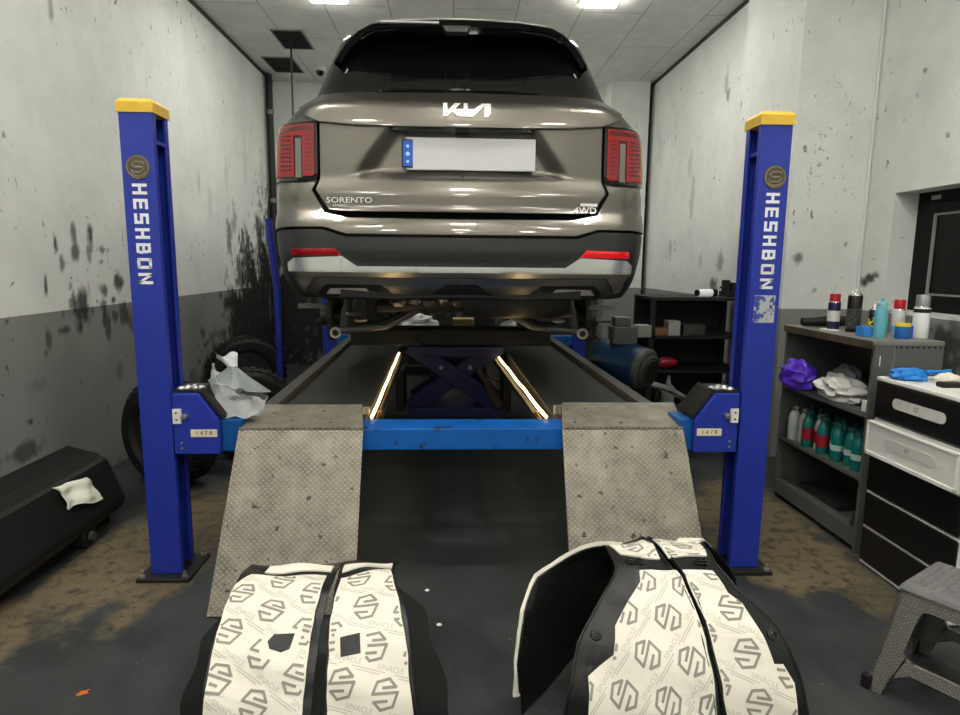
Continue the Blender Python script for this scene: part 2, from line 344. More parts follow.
# ------------------------------------------------------------------ soot marks, painted shade on the back wall, floor dust (per-vertex 'dirt' on dense wall meshes)
SL= [(3.962, 1.562, 0.024, 0.072, 0.9), (4.151, 1.612, 0.032, 0.05, 0.75), (4.155, 1.494, 0.043, 0.05, 0.8), (4.336, 1.588, 0.035, 0.092, 0.9), (4.308, 1.477, 0.023, 0.065, 0.6), (4.481, 1.513, 0.064, 0.02, 0.7), (4.457, 1.431, 0.05, 0.014, 0.7), (4.01, 1.419, 0.025, 0.042, 0.7), (3.837, 1.29, 0.014, 0.053, 0.9), (4.213, 1.212, 0.079, 0.09, 0.6), (4.188, 1.122, 0.102, 0.103, 0.9), (4.086, 1.168, 0.032, 0.038, 0.7), (4.071, 1.282, 0.021, 0.025, 0.6), (4.453, 1.234, 0.051, 0.04, 0.8), (4.657, 1.282, 0.055, 0.064, 0.9), (4.572, 1.165, 0.034, 0.021, 0.9), (4.439, 1.138, 0.038, 0.034, 0.7), (4.452, 1.054, 0.064, 0.062, 0.8), (4.465, 0.962, 0.038, 0.069, 0.7), (4.569, 1.051, 0.054, 0.036, 0.7), (4.722, 1.053, 0.086, 0.088, 0.8), (4.797, 0.965, 0.059, 0.066, 0.6), (3.819, 0.977, 0.037, 0.053, 0.7), (3.96, 1.01, 0.06, 0.024, 0.8), (3.779, 0.893, 0.018, 0.023, 0.6), (3.976, 1.12, 0.02, 0.024, 0.6), (3.482, 1.11, 0.015, 0.011, 0.8), (3.584, 0.53, 0.025, 0.012, 0.9), (6.964, 1.688, 0.078, 0.212, 0.7), (7.146, 1.867, 0.081, 0.163, 0.5), (7.26, 1.288, 0.137, 0.246, 0.8), (6.994, 1.022, 0.226, 0.152, 0.9), (7.042, 0.688, 0.266, 0.285, 1), (7.688, 1.28, 0.234, 0.414, 1), (7.49, 0.935, 0.38, 0.464, 1), (8.064, 1.705, 0.168, 0.369, 0.9), (8.008, 1.885, 0.123, 0.146, 0.9), (8.126, 0.956, 0.449, 0.692, 1), (6.643, 1.084, 0.057, 0.052, 0.8), (6.776, 1.004, 0.09, 0.104, 0.8), (6.119, 0.747, 0.061, 0.067, 0.7), (6.228, 2.181, 0.049, 0.112, 0.25), (7.618, 2.598, 0.073, 0.228, 0.2), (6.975, 2.396, 0.061, 0.188, 0.2), (8.252, 2.454, 0.086, 0.372, 0.25), (6.48, 2.039, 0.053, 0.146, 0.2), (3.477, 0.37, 0.181, 0.049, 0.7), (4.118, 2.894, 0.02, 0.035, 0.5), (3.605, 2.102, 0.015, 0.01, 0.8), (4.58, 0.66, 0.041, 0.057, 0.4), (3.699, 0.722, 0.09, 0.035, 0.2), (7.141, 0.45, 0.496, 0.157, 1), (7.9, .5, .9, .9, 1), (6.9, .25, .9, .45, .95), (8.3, 1.2, .5, .9, .9), (7.55, 1.35, .3, .45, .95), (8.6, 1.8, .25, .6, .9), (7.75, 1.0, .5, .5, 1), (8.25, 1.35, .45, .55, 1), (7.3, .8, .5, .4, 1)]
SR= [(6.265, 3.211, 0.047, 0.115, 0.35), (6.219, 3.063, 0.034, 0.057, 0.6), (6.992, 2.156, 0.059, 0.262, 0.3), (7.113, 2.547, 0.061, 0.132, 0.25), (6.151, 1.48, 0.069, 0.078, 0.5), (6.283, 1.251, 0.096, 0.07, 0.8), (6.661, 1.502, 0.054, 0.063, 0.3), (7.616, 1.626, 0.07, 0.119, 0.3), (8.191, 2.891, 0.08, 0.253, 0.15)]
SP= [(2.524, 1.507, 0.038, 0.043, 0.75), (2.628, 2.167, 0.015, 0.013, 0.6), (2.875, 1.612, 0.011, 0.01, 0.7), (2.829, 1.995, 0.011, 0.014, 0.5), (2.673, 1.275, 0.015, 0.015, 0.5)]
SN= [(4.503, 1.338, 0.044, 0.036, 0.95), (4.441, 1.368, 0.054, 0.029, 0.95), (4.379, 1.391, 0.042, 0.021, 0.8), (3.664, 0.921, 0.148, 0.169, 0.85), (3.589, 1.082, 0.072, 0.118, 0.6), (4.102, 2.691, 0.018, 0.012, 0.7), (3.845, 2.244, 0.012, 0.012, 0.8), (4.141, 2.549, 0.018, 0.013, 0.6)]

def vnoise(a, b, f, seed):
    """smooth value noise on arrays"""
    r = np.random.default_rng(seed).random((256, 256)); x = a*f; y = b*f
    xi = np.floor(x).astype(int); yi = np.floor(y).astype(int); fx = x-xi; fy = y-yi
    fx = fx*fx*(3-2*fx); fy = fy*fy*(3-2*fy); g = lambda i, j: r[i % 256, j % 256]
    return (g(xi, yi)*(1-fx)+g(xi+1, yi)*fx)*(1-fy)+(g(xi, yi+1)*(1-fx)+g(xi+1, yi+1)*fx)*fy
def soot_shade(a, b, marks):
    d = np.zeros_like(a)
    big = vnoise(a, b, 14, 1)*.5+vnoise(a, b, 34, 2)*.3+vnoise(a, b, 70, 3)*.2
    drip = vnoise(a, b*.25, 40, 4)
    for ca, cb, ra, rb, st in marks:
        q = np.sqrt(((a-ca)/ra)**2+((b-cb)/rb)**2)
        e = 1.25-q+(big-.5)*1.5+(drip-.5)*.7
        d = np.maximum(d, np.clip(e*1.6, 0, 1)*st)
    return d
def axis_steps(a, b, segs):
    """coordinates from a to b, fine inside the given (lo, hi, step) segments"""
    out = [a]; t = a
    for lo, hi, st in segs:
        if lo > t: out += list(np.linspace(t, lo, max(2, int((lo-t)/.5)+2)))[1:]
        out += list(np.linspace(lo, hi, int((hi-lo)/st)+1))[1:]; t = hi
    if b > t: out += list(np.linspace(t, b, max(2, int((b-t)/.5)+2)))[1:]
    return np.array(out)
def plate(name, A, B, to3, marks, m, hole=None, dirtfn=None, thick=None):
    """a wall or floor sheet with a dirt attribute"""
    na, nb = len(A), len(B); ga, gb = np.meshgrid(A, B); a = ga.ravel(); b = gb.ravel()
    vs = [to3(x, y) for x, y in zip(a, b)]; fs = []
    for j in range(nb-1):
        for i in range(na-1):
            if hole:
                x = (A[i]+A[i+1])/2; y = (B[j]+B[j+1])/2
                if hole[0] < x < hole[1] and hole[2] < y < hole[3]: continue
            fs.append((j*na+i, j*na+i+1, (j+1)*na+i+1, (j+1)*na+i))
    me = bpy.data.meshes.new(name); me.from_pydata(vs, [], fs); me.materials.append(m)
    at = me.attributes.new('dirt_shade', 'FLOAT', 'POINT'); at.data.foreach_set('value', (dirtfn(a, b) if dirtfn else soot_shade(a, b, marks)).astype(np.float32))
    ob = bpy.data.objects.new(name, me); C.objects.link(ob); ob['kind'] = 'structure'
    return ob
ZC = 3.8; XL = -2.4; XR = 2.63; XN = 3.0; YB = 8.85; YF = -4.5; PY0, PY1, PX = 4.55, 5.45, 2.43
WALL = wall_mat()
def dust(a, b):
    d = np.zeros_like(a); n = vnoise(a, b, 3.2, 8)*.6+vnoise(a, b, 9, 9)*.4
    for ca, cb, ra, rb, st in [(-1.55, 2.95, .42, .75, .85), (-1.85, 2.2, .3, .5, .8), (-1.4, 3.6, .5, .6, .6), (1.62, 2.95, .40, .36, .95), (1.72, 3.5, .42, .55, .8), (1.9, 2.55, .22, .3, .5), (0, 3.4, 1.0, .4, .25)]:
        d = np.maximum(d, st*np.clip(1.35-np.sqrt(((a-ca)/ra)**2+((b-cb)/rb)**2)+(n-.5)*1.1, 0, 1))
    return d
plate('floor', axis_steps(XL, XN, [(-2.3, 2.3, .03)]), axis_steps(YF, YB, [(1.6, 4.6, .03)]), lambda x, y: (x, y, 0), [], floor_mat(), dirtfn=dust)
plate('wall_left', axis_steps(YF, YB, [(3.0, 8.8, .014)]), axis_steps(0, ZC, [(.2, 2.9, .016)]), lambda y, z: (XL, y, z), SL, WALL)
plate('wall_right', axis_steps(PY1, YB, [(5.5, 8.6, .02)]), axis_steps(0, ZC, [(1.1, 3.4, .02)]), lambda y, z: (XR, y, z), SR, WALL)
YW0, YW1, ZW0, ZW1 = 2.75, 4.26, 1.155, 1.945          # window opening in the near right wall
A = np.unique(np.concatenate([axis_steps(YF, PY0, [(3.3, 4.5, .015)]), [YW0, YW1]])); B = np.unique(np.concatenate([axis_steps(0, ZC, [(.6, 1.5, .015), (2.1, 2.8, .015)]), [ZW0, ZW1]]))
plate('wall_right_front', A, B, lambda y, z: (XN, y, z), SN, WALL, hole=(YW0, YW1, ZW0, ZW1))
plate('wall_right_pillar', axis_steps(PX, XN, [(PX, 2.98, .015)]), axis_steps(0, ZC, [(1.1, 2.3, .015)]), lambda x, z: (x, PY0, z), SP, WALL)
plate('wall_right_reveal', np.array([PY0, PY1]), np.array([0, ZC]), lambda y, z: (PX, y, z), [], WALL)
plate('wall_right_step', np.array([PX, XR]), np.array([0, ZC]), lambda x, z: (x, PY1, z), [], WALL)
plate('wall_back', np.linspace(XL, XR, 126), np.linspace(0, ZC, 96), lambda x, z: (x, YB, z), [(-2.2, .7, .8, 1.2, 1), (-1.2, .45, 1.1, .9, .97), (.3, .35, 1.3, .75, .95), (1.6, .45, .9, .9, .97), (-2.3, 1.6, .25, .7, .8)], WALL)  # sooty left corner; rest of lower wall painted dark for under-car shade
plate('wall_front', np.linspace(XL, XN, 6), np.linspace(0, ZC, 6), lambda x, z: (x, YF, z), [], WALL)
mb = MB(); mb.box(XL, XN, YF, YB, ZC, ZC+.1); struct('ceiling', mb, ceiling_mat())
mb = MB(); mb.box(2.05, 2.56, 8.5, YB, 0, ZC); struct('wall_back_column', mb, WALL)
grey = mat('sill_grey', (150, 152, 148), .6)
mb = MB()   # window reveal
mb.box(XN+.001, XN+.22, YW1, YW1+.02, ZW0, ZW1); mb.box(XN+.001, XN+.22, YW0-.02, YW0, ZW0, ZW1); mb.box(XN+.001, XN+.22, YW0-.02, YW1+.02, ZW1, ZW1+.02); mb.box(XN+.001, XN+.22, YW0-.02, YW1+.02, ZW0-.02, ZW0)
struct('trim_1', mb, WALL)
blackal = mat('black_aluminium', (10, 10, 11), .6, spec=.25)
darkgl = mat('night_window_glass', (4, 4, 5), .05, spec=.25)
win = bpy.data.objects.new('window_1', None); C.objects.link(win); win.location = (3.2, 3.5, 1.55); ORG['window_1'] = Vector((3.2, 3.5, 1.55)); win['kind'] = 'structure'
mb = MB(); Xw = 3.17
for y0, y1, z0, z1 in ((YW1-.09, YW1, ZW0, ZW1), (YW0, YW0+.09, ZW0, ZW1), (YW0+.09, YW1-.09, ZW1-.075, ZW1), (YW0+.09, YW1-.09, ZW0, ZW0+.06)): mb.box(Xw, Xw+.06, y0, y1, z0, z1)
part('window_frame', mb, blackal, win, bevel=.003)
mb = MB(); a0, a1, b0, b1 = YW0+.09, YW1-.09, ZW0+.06, ZW1-.075
for y0, y1, z0, z1 in ((a1-.07, a1, b0, b1), (a0, a0+.07, b0, b1), (a0+.07, a1-.07, b1-.07, b1), (a0+.07, a1-.07, b0, b0+.05)): mb.box(Xw-.01, Xw+.04, y0, y1, z0, z1)
sash = part('sash', mb, blackal, win, bevel=.003)
mb = MB(); g = .012; a0 += .07; a1 -= .07; b0 += .05; b1 -= .07
for y0, y1, z0, z1 in ((a1-g, a1, b0, b1), (a0, a0+g, b0, b1), (a0+g, a1-g, b1-g, b1), (a0+g, a1-g, b0, b0+g)): mb.box(Xw-.004, Xw+.02, y0, y1, z0, z1)
part('glazing_bead', mb, mat('bead_grey', (150, 152, 152), .5), sash)
mb = MB(); mb.box(Xw+.012, Xw+.018, a0, a1, b0, b1); part('window_pane', mb, darkgl, win)
mb = MB(); mb.box(Xw-.002, Xw, YW1-.2, YW1-.12, ZW1-.055, ZW1-.028); part('sticker', mb, mat('sticker_grey', (176, 178, 176), .5), win)
mb = MB(); mb.box(XL, XL+.02, YF, YB, ZC-.03, ZC); struct('trim_2', mb, mat('seam_dark', (52, 52, 50), .7))
mb = MB(); mb.box(XR-.02, XR, PY1, YB, ZC-.03, ZC); struct('trim_3', mb, MATS['seam_dark'])
mb = MB(); mb.cyl((2.985, PY0-.012, 0), (2.985, PY0-.012, ZC), .011); struct('trim_4', mb, mat('caulk_white', (226, 228, 226), .5))

# black pipes down the two rear corners
blackpipe = mat('black_pipe', (22, 22, 22), .45)
def corner_pipe(x, y, label):
    t = thing('drain_pipe', label, 'pipe', (x, y, 0), 'black pipes in the rear corners')
    mb = MB(); mb.cyl((x, y, .0), (x, y, ZC-.02), .045); part('pipe', mb, blackpipe, t, smooth=40)
    for z in (1.1, 2.2, 3.3):
        mb = MB(); mb.cyl((x, y, z), (x, y, z+.05), .053); part('clamp', mb, mat('clamp_grey', (120, 120, 118), .4, .6), t, smooth=40)
corner_pipe(XL+.06, YB-.35, 'black vertical pipe in the rear corner beside the sooty left wall')
corner_pipe(XR-.06, 8.6, 'black vertical pipe in the rear corner beside the right wall column')

# ceiling panels, openings, camera, hanging cable
ledm = mat('led_diffuser', (255, 250, 240), .5, emit=PANEL_COL, estr=PANEL); whitepl = mat('white_plastic', (222, 222, 218), .4)
for i, (x, y) in enumerate(PANELS):
    t = thing('ceiling_light', 'small square lit LED ceiling panel above the right end of the car roof' if i == 0 else 'small square lit LED ceiling panel nearer than the one above the car roof', 'light', (x, y, ZC-.02), 'LED ceiling panels')
    if i == len(PANELS)-1: t['label'] = 'added fill light on the ceiling at the back wall, unseen behind the car roof'
    if i == 1: t['label'] = 'small square LED ceiling panel above the left end of the car roof'
    mb = MB(); h = .155
    for q in ((-h-.02, -h, -h-.02, h+.02), (h, h+.02, -h-.02, h+.02), (-h, h, -h-.02, -h), (-h, h, h, h+.02)): mb.box(x+q[0], x+q[1], y+q[2], y+q[3], ZC-.022, ZC-.0005)
    part('light_frame', mb, whitepl, t)
    mb = MB(); mb.box(x-h, x+h, y-h, y+h, ZC-.045, ZC-.004); part('diffuser', mb, ledm, t)
blackvoid = mat('black_void', (5, 5, 5), .9)
for x0, x1, y0, y1, lb in ((-1.87, -1.57, 6.97, 7.52, 'dark square ceiling opening, the nearer and higher of the pair beside the left wall'), (-2.22, -1.89, 7.86, 8.42, 'dark square ceiling opening, the farther and lower of the pair beside the left wall')):
    t = thing('ceiling_vent', lb, 'vent', ((x0+x1)/2, (y0+y1)/2, ZC), 'dark openings in the ceiling')
    mb = MB(); mb.box(x0, x1, y0, y1, ZC-.006, ZC-.001); part('vent_opening', mb, blackvoid, t)
    mb = MB(); e = .015
    for a in ((x0-e, x0, y0-e, y1+e), (x1, x1+e, y0-e, y1+e), (x0, x1, y0-e, y0), (x0, x1, y1, y1+e)): mb.box(*a, ZC-.012, ZC-.0005)
    part('vent_frame', mb, mat('vent_frame_grey', (120, 120, 118), .6), t)
mb = MB(); mb.tube([(-1.72, 7.15, ZC), (-1.71, 7.1, 3.0), (-1.70, 7.05, 2.2), (-1.74, 7.0, 1.4)], .011); tag(mb.build('hanging_cable', blackpipe, smooth=50), 'thin dark cable hanging from the ceiling opening behind the car', 'cable')
t = thing('security_camera', 'small dark dome camera on the ceiling just left of the car roof', 'camera', (-1.63, 8.2, ZC))
mb = MB(); mb.lathe([(.07, 0), (.07, -.03), (.05, -.05)], (-1.63, 8.2, ZC)); part('camera_base', mb, whitepl, t, smooth=40)
mb = MB(); mb.lathe([(.05, -.045), (.046, -.075), (.028, -.1), (0, -.108)], (-1.63, 8.2, ZC)); part('dome', mb, mat('dome_black', (10, 10, 10), .1), t, smooth=60)
mb = MB(); mb.tube([(-1.672, 5.9, 1.83), (-1.668, 5.9, 1.7), (-1.645, 5.9, 1.45), (-1.62, 5.9, 1.2), (-1.62, 5.9, .6), (-1.62, 5.88, .012)], .032, n=12); tag(mb.build('blue_hose', mat('hose_blue', (32, 48, 150), .35), smooth=60), 'thick blue hose standing upright left of the car bumper before the sooty wall', 'hose')

# ------------------------------------------------------------------ the four post lift
lift_blue = mat('lift_blue', (36, 54, 158), .38, var=.12, vscale=3, spots=((18, 20, 40), 14, .72))
lift_blue_dark = mat('lift_inner_blue', (22, 30, 92), .45, var=.2)
beam_blue = mat('beam_blue', (10, 92, 176), .45, var=.2, vscale=6, spots=((30, 44, 60), 11, .6))
yellow = mat('cap_yellow', (226, 184, 62), .45, var=.12, vscale=20)
bronze = mat('emblem_bronze', (92, 86, 70), .5, .3); bronze_d = mat('emblem_line', (150, 142, 120), .5, .3)
white_let = mat('letter_white', (238, 240, 240), .5); steel = mat('bolt_steel', (190, 188, 180), .35, .9); dsteel = mat('dark_steel', (44, 44, 42), .5, .4, var=.3)
lift = thing('car_lift', 'blue four-post car lift with yellow caps, raised runways and two chequer plate ramps', 'lift', (.04, 2.85, 0))
def letters(word, M, h, gap, mi=0):
    """word along +x with cap height h, built of square strokes"""
    LT = STROKES(); mb = MB(); x = 0
    for ch in word:
        wd, qs = LT[ch]
        for q in qs:
            vs = [M @ Vector(((x+a)*h, b*h, z)) for z in (0, .0012) for a, b in q]
            mb.hexa(vs, mi)
        x += wd+gap
    return mb, x*h
ZT = 2.056
def post(xo, y0, sgn, front=True):
    """C section column open towards the middle; xo = outer face, sgn = direction of the opening"""
    t_ = .012; wd = .139; dp = .145; xi = xo+sgn*wd
    poly = [(xo, y0), (xi, y0), (xi, y0+.03), (xi-sgn*t_, y0+.03), (xi-sgn*t_, y0+t_), (xo+sgn*t_, y0+t_), (xo+sgn*t_, y0+dp-t_), (xi-sgn*t_, y0+dp-t_), (xi-sgn*t_, y0+dp-.03), (xi, y0+dp-.03), (xi, y0+dp), (xo, y0+dp)]
    mb = MB(); mb.prism(poly, 'z', .02, ZT); p = part('post', mb, lift_blue, lift, bevel=.003)
    c = Vector(((xo+xi)/2, y0+dp/2, 0)); hx = wd/2+.006; hy = dp/2+.006
    mb = MB(); b = [(-hx, -hy), (hx, -hy), (hx, hy), (-hx, hy)]
    mb.hexa([(c.x+a, c.y+d, ZT-.005) for a, d in b]+[(c.x+a, c.y+d, ZT+.036) for a, d in b]); part('post_cap', mb, yellow, p)
    mb = MB(); mb.hexa([(c.x+a, c.y+d, ZT+.036) for a, d in b]+[(c.x+a*.8, c.y+d*.8, ZT+.052) for a, d in b]); part('post_cap', mb, yellow, p)
    mb = MB(); mb.box(min(xo, xi)+.014, max(xo, xi)-.002, y0+.02, y0+dp-.02, ZT-.125, ZT-.11); part('stop_plate', mb, lift_blue, p)
    mb = MB(); mb.box(c.x-.02-sgn*.02, c.x+.02-sgn*.02, y0+.045, y0+.10, .05, ZT-.13); part('ladder_bar', mb, lift_blue_dark, p)
    mb = MB(); e = .05; mb.box(c.x-.118, c.x+.118, y0-.05, y0+dp+.07, 0, .018); bp = part('base_plate', mb, dsteel, p, bevel=.003)
    for a, d in ((-.095, -.03), (.095, -.03), (-.095, dp+.045), (.095, dp+.045)):
        mb = MB(); mb.cyl((c.x+a, y0+d, .018), (c.x+a, y0+d, .03), .014, n=6); mb.cyl((c.x+a, y0+d, .03), (c.x+a, y0+d, .05), .007, n=10); part('anchor_bolt', mb, steel, p, smooth=35)
    if not front: return p
    ex = c.x+(-.002 if sgn > 0 else .006); ez = 1.832
    mb = MB(); mb.cyl((ex, y0, ez), (ex, y0-.004, ez), .05, n=40); em = part('emblem', mb, bronze, p, smooth=40)
    mb = MB()   # ring and looped S
    ring = [(ex+.044*math.cos(a), y0-.0045, ez+.044*math.sin(a)) for a in np.linspace(0, 2*PI, 33)]; mb.tube(ring, .0016, n=6)
    for k in (1, -1):
        mb.tube([(ex+k*.028, y0-.005, ez+.012*k), (ex+k*.02, y0-.005, ez+.021*k), (ex-k*.012, y0-.005, ez+.021*k), (ex-k*.024, y0-.005, ez+.008*k), (ex-k*.014, y0-.005, ez-.001*k), (ex+k*.01, y0-.005, ez-.001*k)], .0028, n=6)
    for k in range(7):
        a = math.radians(222+k*16); mb.box(-.003, .003, -.0005, .0005, -.003, .003, M=Matrix.Translation((ex+.036*math.cos(a), y0-.0045, ez+.036*math.sin(a))))
    mb.m = [0]*len(mb.f); o = part('emblem_relief', mb, bronze_d, p)
    # lettering runs downwards, letters turned a quarter clockwise
    hgt = .06; M = Matrix(((0, hgt/hgt, 0, 0), (0, 0, -1, 0), (-1, 0, 0, 0), (0, 0, 0, 1)))
    M.translation = (c.x-hgt/2+(-.002 if sgn > 0 else .004), y0-.0002, 1.765); mb, ln = letters('HESHBON', M, hgt, .30); part('lettering', mb, white_let, p)
    return p
pl = post(-1.3815, 2.77, 1); pr = post(1.4667, 2.77, -1)
post(-1.40, 6.80, 1, False); post(1.46, 6.80, -1, False)
mb = MB(); mb.box(1.352, 1.448, 2.7683, 2.7696, 1.195, 1.318); part('peeling_sticker', mb, mat('peeled_paper', (176, 180, 186), .6, spots=((60, 76, 150), 30, .52)), pr)
mb = MB(); mb.box(-1.3835, -1.3816, 2.78, 2.90, 1.36, 1.50); part('side_sticker', mb, white_let, pl)
def carriage(sgn, xin, parentname):
    """slotted bracket on the beam end, inside the post"""
    x0 = xin; x1 = xin+sgn*.20
    q = [(x0, .592), (x1, .592), (x1, .745), (x0+sgn*.115, .868), (x0, .868)]
    mb = MB(); mb.prism(q, 'y', 2.762, 2.96); c = part('beam_carriage', mb, lift_blue, lift, bevel=.004)
    mb = MB(); mb.prism([(x0+sgn*.118, .872), (x1+sgn*.012, .748), (x1+sgn*.02, .765), (x0+sgn*.122, .888)], 'y', 2.775, 2.955); part('guard', mb, dsteel, c)
    mb = MB(); mb.box(min(x0, x0+sgn*.13), max(x0, x0+sgn*.13), 2.78, 2.94, .869, .882); part('top_plate', mb, dsteel, c)
    mb = MB()
    for k in range(5): mb.blob((x0+sgn*(.03+.02*k), 2.80+.02*(k % 3), .886), (.016, .016, .01), seed=k, n=10, flat=.8825)
    part('grease', mb, mat('silver_grease', (210, 210, 208), .3, .7), c, smooth=60)
    mb = MB(); a = x0+sgn*.004; mb.box(min(a, a+sgn*.036), max(a, a+sgn*.036), 2.752, 2.762, .735, .80)
    for z in (.752, .783): mb.cyl((a+sgn*.016, 2.752, z), (a+sgn*.016, 2.7505, z), .0045, n=10, mi=1)
    part('latch_plate', mb, [mat('latch_white', (228, 226, 218), .45), blackvoid], c)
    mb = MB(); mb.cyl((x0+sgn*.056, 2.762, .768), (x0+sgn*.056, 2.742, .768), .014, n=6); mb.cyl((x0+sgn*.056, 2.742, .768), (x0+sgn*.056, 2.73, .768), .008, n=12); part('bolt', mb, steel, c, smooth=35)
    for z in (.62, .645):
        mb = MB(); mb.cyl((x0+sgn*.035, 2.762, z), (x0+sgn*.035, 2.757, z), .006, n=10); part('rivet', mb, steel, c)
    lx0, lx1 = sorted((x0+sgn*.075, x0+sgn*.19)); mb = MB(); mb.box(lx0, lx1, 2.7605, 2.762, .672, .706)
    M = Matrix.Translation(((lx0+lx1)/2, 2.7602, .689)) @ Matrix.Rotation(PI/2, 4, 'X'); mb.text('1 4 7 8', .026, M, 1, .0004)
    part('number_label', mb, [mat('label_cream', (226, 214, 180), .6), mat('ink_dark', (40, 26, 26), .6)], c)
    s0, s1 = sorted((x1, x1+sgn*(.088 if sgn > 0 else .065))); mb = MB(); mb.box(s0, s1, 2.79, 2.95, .597, .742); part('beam_sleeve', mb, mat('sleeve_blue', (14, 82, 150), .4, var=.15), c, bevel=.004)
mb = MB(); mb.box(-1.05, 1.16, 2.80, 2.98, .597, .697); beam = part('cross_beam', mb, beam_blue, lift, bevel=.004)
carriage(1, -1.236, 'l'); carriage(-1, 1.315, 'r')
mb = MB(); mb.box(-1.26, 1.32, 6.82, 6.95, .56, .66); beam2 = part('cross_beam', mb, beam_blue, lift, bevel=.004)
rub = mat('runway_steel', (50, 51, 48), .55, .2, var=.35, vscale=5, spots=((150, 148, 140), 60, .80)); lit_band = mat('runway_lit_band', (66, 67, 63), .5, .2, var=.25)
plateM = diamond_mat(); ledstrip = mat('strip_lamp', (255, 230, 170), .4, emit=(1.0, .72, .33), estr=7)
def sk(mb, k=.02):   # the runways run a touch off square to the room
    mb.v = [(x-k*(y-2.8), y, z) for x, y, z in mb.v]; return mb
def uvplate(ob, fn):
    me = ob.data; uv = me.uv_layers.new(name='UVMap')
    for l in me.loops:
        uv.data[l.index].uv = fn(me.vertices[l.vertex_index].co)
for x0, x1, inner, outer in ((-.945, -.415, 1, 0), (.515, 1.055, 0, 1)):
    mb = sk(MB().box(x0, x1, 2.985, 7.0, .60, .692)); rw = part('runway', mb, rub, lift, bevel=.003)
    k0, k1 = (x0, x0+.07) if inner else (x1-.07, x1)
    mb = sk(MB().box(k0, k1, 3.12, 6.95, .692, .735)); part('lit_band', mb, lit_band, rw, bevel=.004)  # lighter raised band stands in for light reaching the runway's outer edge
    e = .012
    zh = .738 if inner else .748; o0, o1 = ((x0-.08, x1-.04) if inner else (x0+.045, x1+.085)); mb = MB(); mb.hexa([(x0-.012, 2.782, .699), (x1+.012, 2.782, .699), (o1, 3.12, zh-.012), (o0, 3.12, zh-.012), (x0-.012, 2.782, .709), (x1+.012, 2.782, .709), (o1, 3.12, zh), (o0, 3.12, zh)]); mb.box(x0, x1, 3.10, 3.115, .69, zh-.01)
    o = part('hinge_plate', mb, plateM, rw); uvplate(o, lambda c: (c.x, c.y+.3))
    mb = MB(); a0, a1 = ((x0-.055, x1+.012) if inner else (x0-.012, x1+.055)); yb = 2.42
    top = [(x0-.012, 2.776, .698), (x1+.012, 2.776, .698)]; bot = [(a0, yb, .012), (a1, yb, .012)]
    n = Vector((0, -.85, .5)).normalized()*-.01
    q = [Vector(bot[0]), Vector(bot[1]), Vector(top[1]), Vector(top[0])]
    mb.hexa([p+n for p in q]+q); o = part('ramp', mb, plateM, lift, bevel=.0015); uvplate(o, lambda c: (c.x, c.z*1.13+c.y*.1))
    xs = -.392 if inner else .462; kk = .024 if inner else .046
    xa, xb = (x1, x1+.02) if inner else (x0-.03, x0)
    mb = MB(); mb.tube([(xs-kk*(y-3.0), y, .700+.003*math.sin(y*9)) for y in np.linspace(3.0, 5.2, 24)], .0085, n=8); part('light_strip', mb, ledstrip, rw, smooth=60)
    mb = MB(); dx = .02 if inner else -.02; mb.tube([(xs+dx-kk*(y-3.0), y, .685) for y in np.linspace(3.0, 5.2, 8)], .004, n=6); part('strip_cable', mb, mat('cable_brown', (96, 62, 40), .4), rw)
    mb = MB(); mb.tube([(xs+dx*1.3, 3.0, .66), (xs+dx*1.3-kk*2.2, 5.2, .66)], .016, n=6); part('strip_rail', mb, dsteel, rw)
    mb = MB(); mb.box(xs+dx-.012, xs+dx+.012, 3.15, 3.2, .66, .69); part('strip_clip', mb, mat('clip_brown', (120, 70, 44), .5), rw)

# ------------------------------------------------------------------ scissor jack between the runways
jk = thing('scissor_jack', 'dark blue scissor jack between the runways, holding the car up on a black beam', 'jack', (.03, 4.95, .3))
jblue = mat('jack_blue', (25, 29, 80), .45, var=.2); jblack = mat('jack_black', (22, 22, 22), .5, var=.3)
def slab(p, q, wd, y0, y1):
    p = Vector((p[0], 0, p[1])); q = Vector((q[0], 0, q[1])); d = (q-p).normalized(); n = Vector((-d.z, 0, d.x))*wd/2
    return MB().prism([((p-n).x, (p-n).z), ((q-n).x, (q-n).z), ((q+n).x, (q+n).z), ((p+n).x, (p+n).z)], 'y', y0, y1)
for y0, y1 in ((4.90, 4.93), (5.27, 5.30)):
    part('jack_arm', slab((-.33, .80), (.38, .30), .13, y0, y1), jblue, jk, bevel=.004)
    part('jack_arm', slab((.38, .80), (-.33, .30), .13, y0+.035, y1+.035), jblue, jk, bevel=.004)
for x, z in ((.03, .55), (-.09, .63), (.14, .63)):
    mb = MB(); mb.cyl((x, 4.885, z), (x, 5.35, z), .016 if x != .03 else .03, n=12); part('pivot_pin', mb, steel if x != .03 else jblue, jk, smooth=40)
mb = MB(); mb.box(-.36, .42, 4.86, 5.36, .24, .31); part('jack_base', mb, jblue, jk, bevel=.005)
mb = MB(); mb.box(-.34, .40, 4.87, 5.35, .775, .80); mb.box(-.25, .31, 4.86, 4.88, .72, .80); part('jack_table', mb, jblue, jk, bevel=.004)
mb = MB(); mb.box(-.80, .78, 4.93, 5.28, .80, .925); part('lifting_beam', mb, jblack, jk, bevel=.006)
for x in (-.62, .60):
    mb = MB(); mb.box(x-.07, x+.07, 5.02, 5.18, .925, 1.24); part('lifting_pad', mb, jblack, jk, bevel=.006)
mb = MB(); mb.cyl((.20, 4.84, .62), (.28, 4.84, .50), .02, n=12); mb.cyl((.27, 4.84, .52), (.36, 4.84, .33), .034, n=14); part('hydraulic_ram', mb, [mat('ram_brown', (66, 52, 40), .5)], jk, smooth=40)
for x in (-.42, .44):
    mb = MB(); mb.box(min(x, x*1.0)-.03, x+.03, 4.9, 5.3, .27, .60); part('hanger', mb, jblack, jk)

